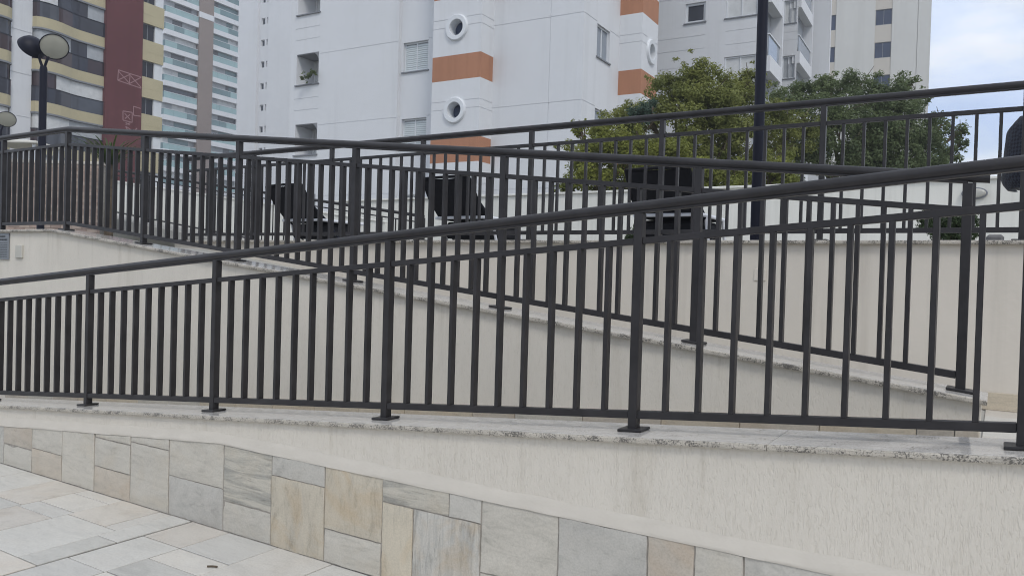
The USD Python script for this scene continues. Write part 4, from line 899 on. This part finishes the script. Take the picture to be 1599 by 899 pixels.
def resample(cv, n):
    c = np.array(cv); s = np.r_[0, np.cumsum(np.linalg.norm(np.diff(c, axis=0), axis=1))]; q = np.linspace(0, s[-1], n); return np.stack([np.interp(q, s, c[:, 0]), np.interp(q, s, c[:, 1])], 1)
gl_sets = ['smoke_glass', 'purple_glass', 'dark_glass', 'smoke_glass', 'purple_glass']
cu_sets = ['curtain', 'grey_curtain', 'curtain', 'dark_glass', 'curtain', 'purple_glass', 'smoke_glass']
for k in range(-4, 10):
    zb = 14.96 + AP*k
    for cv, kk in ((curve, 5), (curve2, 5)):
        rs = resample(cv, 41)
        poly = [(p_[1], p_[0]) for p_ in rs] + [(-1.6, rs[-1][0]), (-1.6, rs[0][0])]
        obj('balcony_slab', fr(prism(poly, zb, zb + .78)), 'cream_render', Ab)
        obj('slab_lip', fr(ribbon(rs, zb - .07, zb + .05, .03, .2)), 'sill_grey', Ab)
        st = 40//kk
        for i in range(kk):
            seg = rs[i*st:(i+1)*st+1]
            obj('balcony_glass', fr(ribbon(seg, zb + .785, zb + 1.78, .0, .04)), gl_sets[int(g.integers(5))], Ab)
            ins = resample(seg, 9)
            if i == 0 or g.random() < .55: cu = cu_sets[int(g.integers(7))]
            obj('window', fr(ribbon(ins, zb + 1.80, zb + AP - .08, -.12, .05)), cu, Ab)
            e = seg[-1]; obj('mullion', fr(box(e[1] - .17, e[1] - .10, e[0] - .025, e[0] + .025, zb + .785, zb + 1.78)), 'smoke_glass', Ab)
        obj('rail', fr(ribbon(rs, zb + 1.78, zb + 1.84, .02, .07)), 'lamp_paint', Ab)
    # spandrels and windows right of the wine coloured strip
    zs = 17.87 + AP*k
    obj('spandrel', fr(join([fbox(ma, 3.13, 5.12, zs, zs + .72, -.12, .5), fbox(ma, 3.13, 5.12, zs + .72, zs + 1.62, -.13, .5)])), 'cream_render', Ab)
    w = obj('window', fr(fbox(ma, 3.13, 4.36, zs - 1.31, zs, .12, .2)), 'dark_glass', Ab)
    obj('frame', fr(join([fbox(ma, 3.72, 3.77, zs - 1.31, zs, .09, .12), fbox(ma, 3.13, 4.36, zs - .06, zs, .08, .12)])), 'sill_grey', w)
    obj('wall_panel', fr(fbox(ma, 4.36, 5.10, zs - 1.31, zs, -.02, .5)), 'frame_white', Ab)
obj('wall', fr(facade(face('side', -.10), -6.82, -5.36, BOT, AT, [(-6.82, -5.36, z, z + .05, .03, True) for z in 14.5 + AP*np.arange(-4, 10)])), 'white_render', Ab)
obj('wine_strip', fr(fbox(ma, .003, 3.12, BOT, AT, -.22, 1.0)), 'wine_render', Ab)
obj('wall', fr(join([facade(face('side', -1.5), -12, 5.1, BOT, AT, []), facade(face('front', 5.1), -14, -.1, BOT, AT, []), facade(face('front', -12), -14, 0, BOT, AT, []), fbox(ma, -12, 5.1, AT, AT + .5, -.2, 14)])), 'cream_render', Ab)
# graffiti: thin strokes sprayed on the strip
gs = []
def spray(u0, z0, u1, z1, w=.035):
    a, b = np.array([u0, z0]), np.array([u1, z1]); t = (b - a)/np.linalg.norm(b - a); n_ = np.array([-t[1], t[0]])*w
    c = [a - n_, b - n_, b + n_, a + n_]
    gs.append(hexa([(.223, *p_) for p_ in c] + [(.229, *p_) for p_ in c]))
for l in [(1.05, 16.5, 2.05, 16.45), (1.0, 15.7, 2.0, 15.62), (1.05, 16.5, 1.0, 15.7), (2.05, 16.45, 2.0, 15.62), (1.05, 16.4, 2.0, 15.7), (1.0, 15.7, 2.05, 16.4),
          (2.05, 16.45, 3.05, 16.42), (2.0, 15.62, 3.05, 15.55), (2.05, 15.7, 3.02, 16.4), (2.1, 16.3, 3.05, 15.6),
          (1.5, 13.45, 2.3, 13.5), (1.52, 12.75, 2.32, 12.72), (1.5, 13.45, 1.52, 12.75), (2.3, 13.5, 2.32, 12.72), (1.65, 13.3, 2.15, 12.9), (1.68, 12.9, 2.12, 13.3),
          (2.4, 14.0, 3.05, 13.95), (2.4, 14.0, 2.42, 13.3), (2.42, 13.3, 3.05, 13.35), (1.75, 12.6, 2.1, 12.5), (1.75, 12.45, 2.15, 12.65), (1.75, 12.3, 2.2, 11.75), (2.2, 11.75, 2.75, 12.35), (1.8, 12.3, 2.6, 12.0)]:
    spray(*l)
for q in (gs[:10], gs[10:]): obj('graffiti', fr(join(q)), 'graffiti_paint', Ab)

# ------------------------------------------------------------------ light city haze
mat('haze_air', {'v': ('principled_volume', {'color': (0.93, 0.95, 0.98), 'density': 0.0011, 'anisotropy': 0.2})}, [], surface=None, volume='v.volume')
tag(obj('haze', box(-263, 263, -203, 323, -1.2, 80.0), 'haze_air'), 'thin pale city haze over the far towers', kind='stuff')
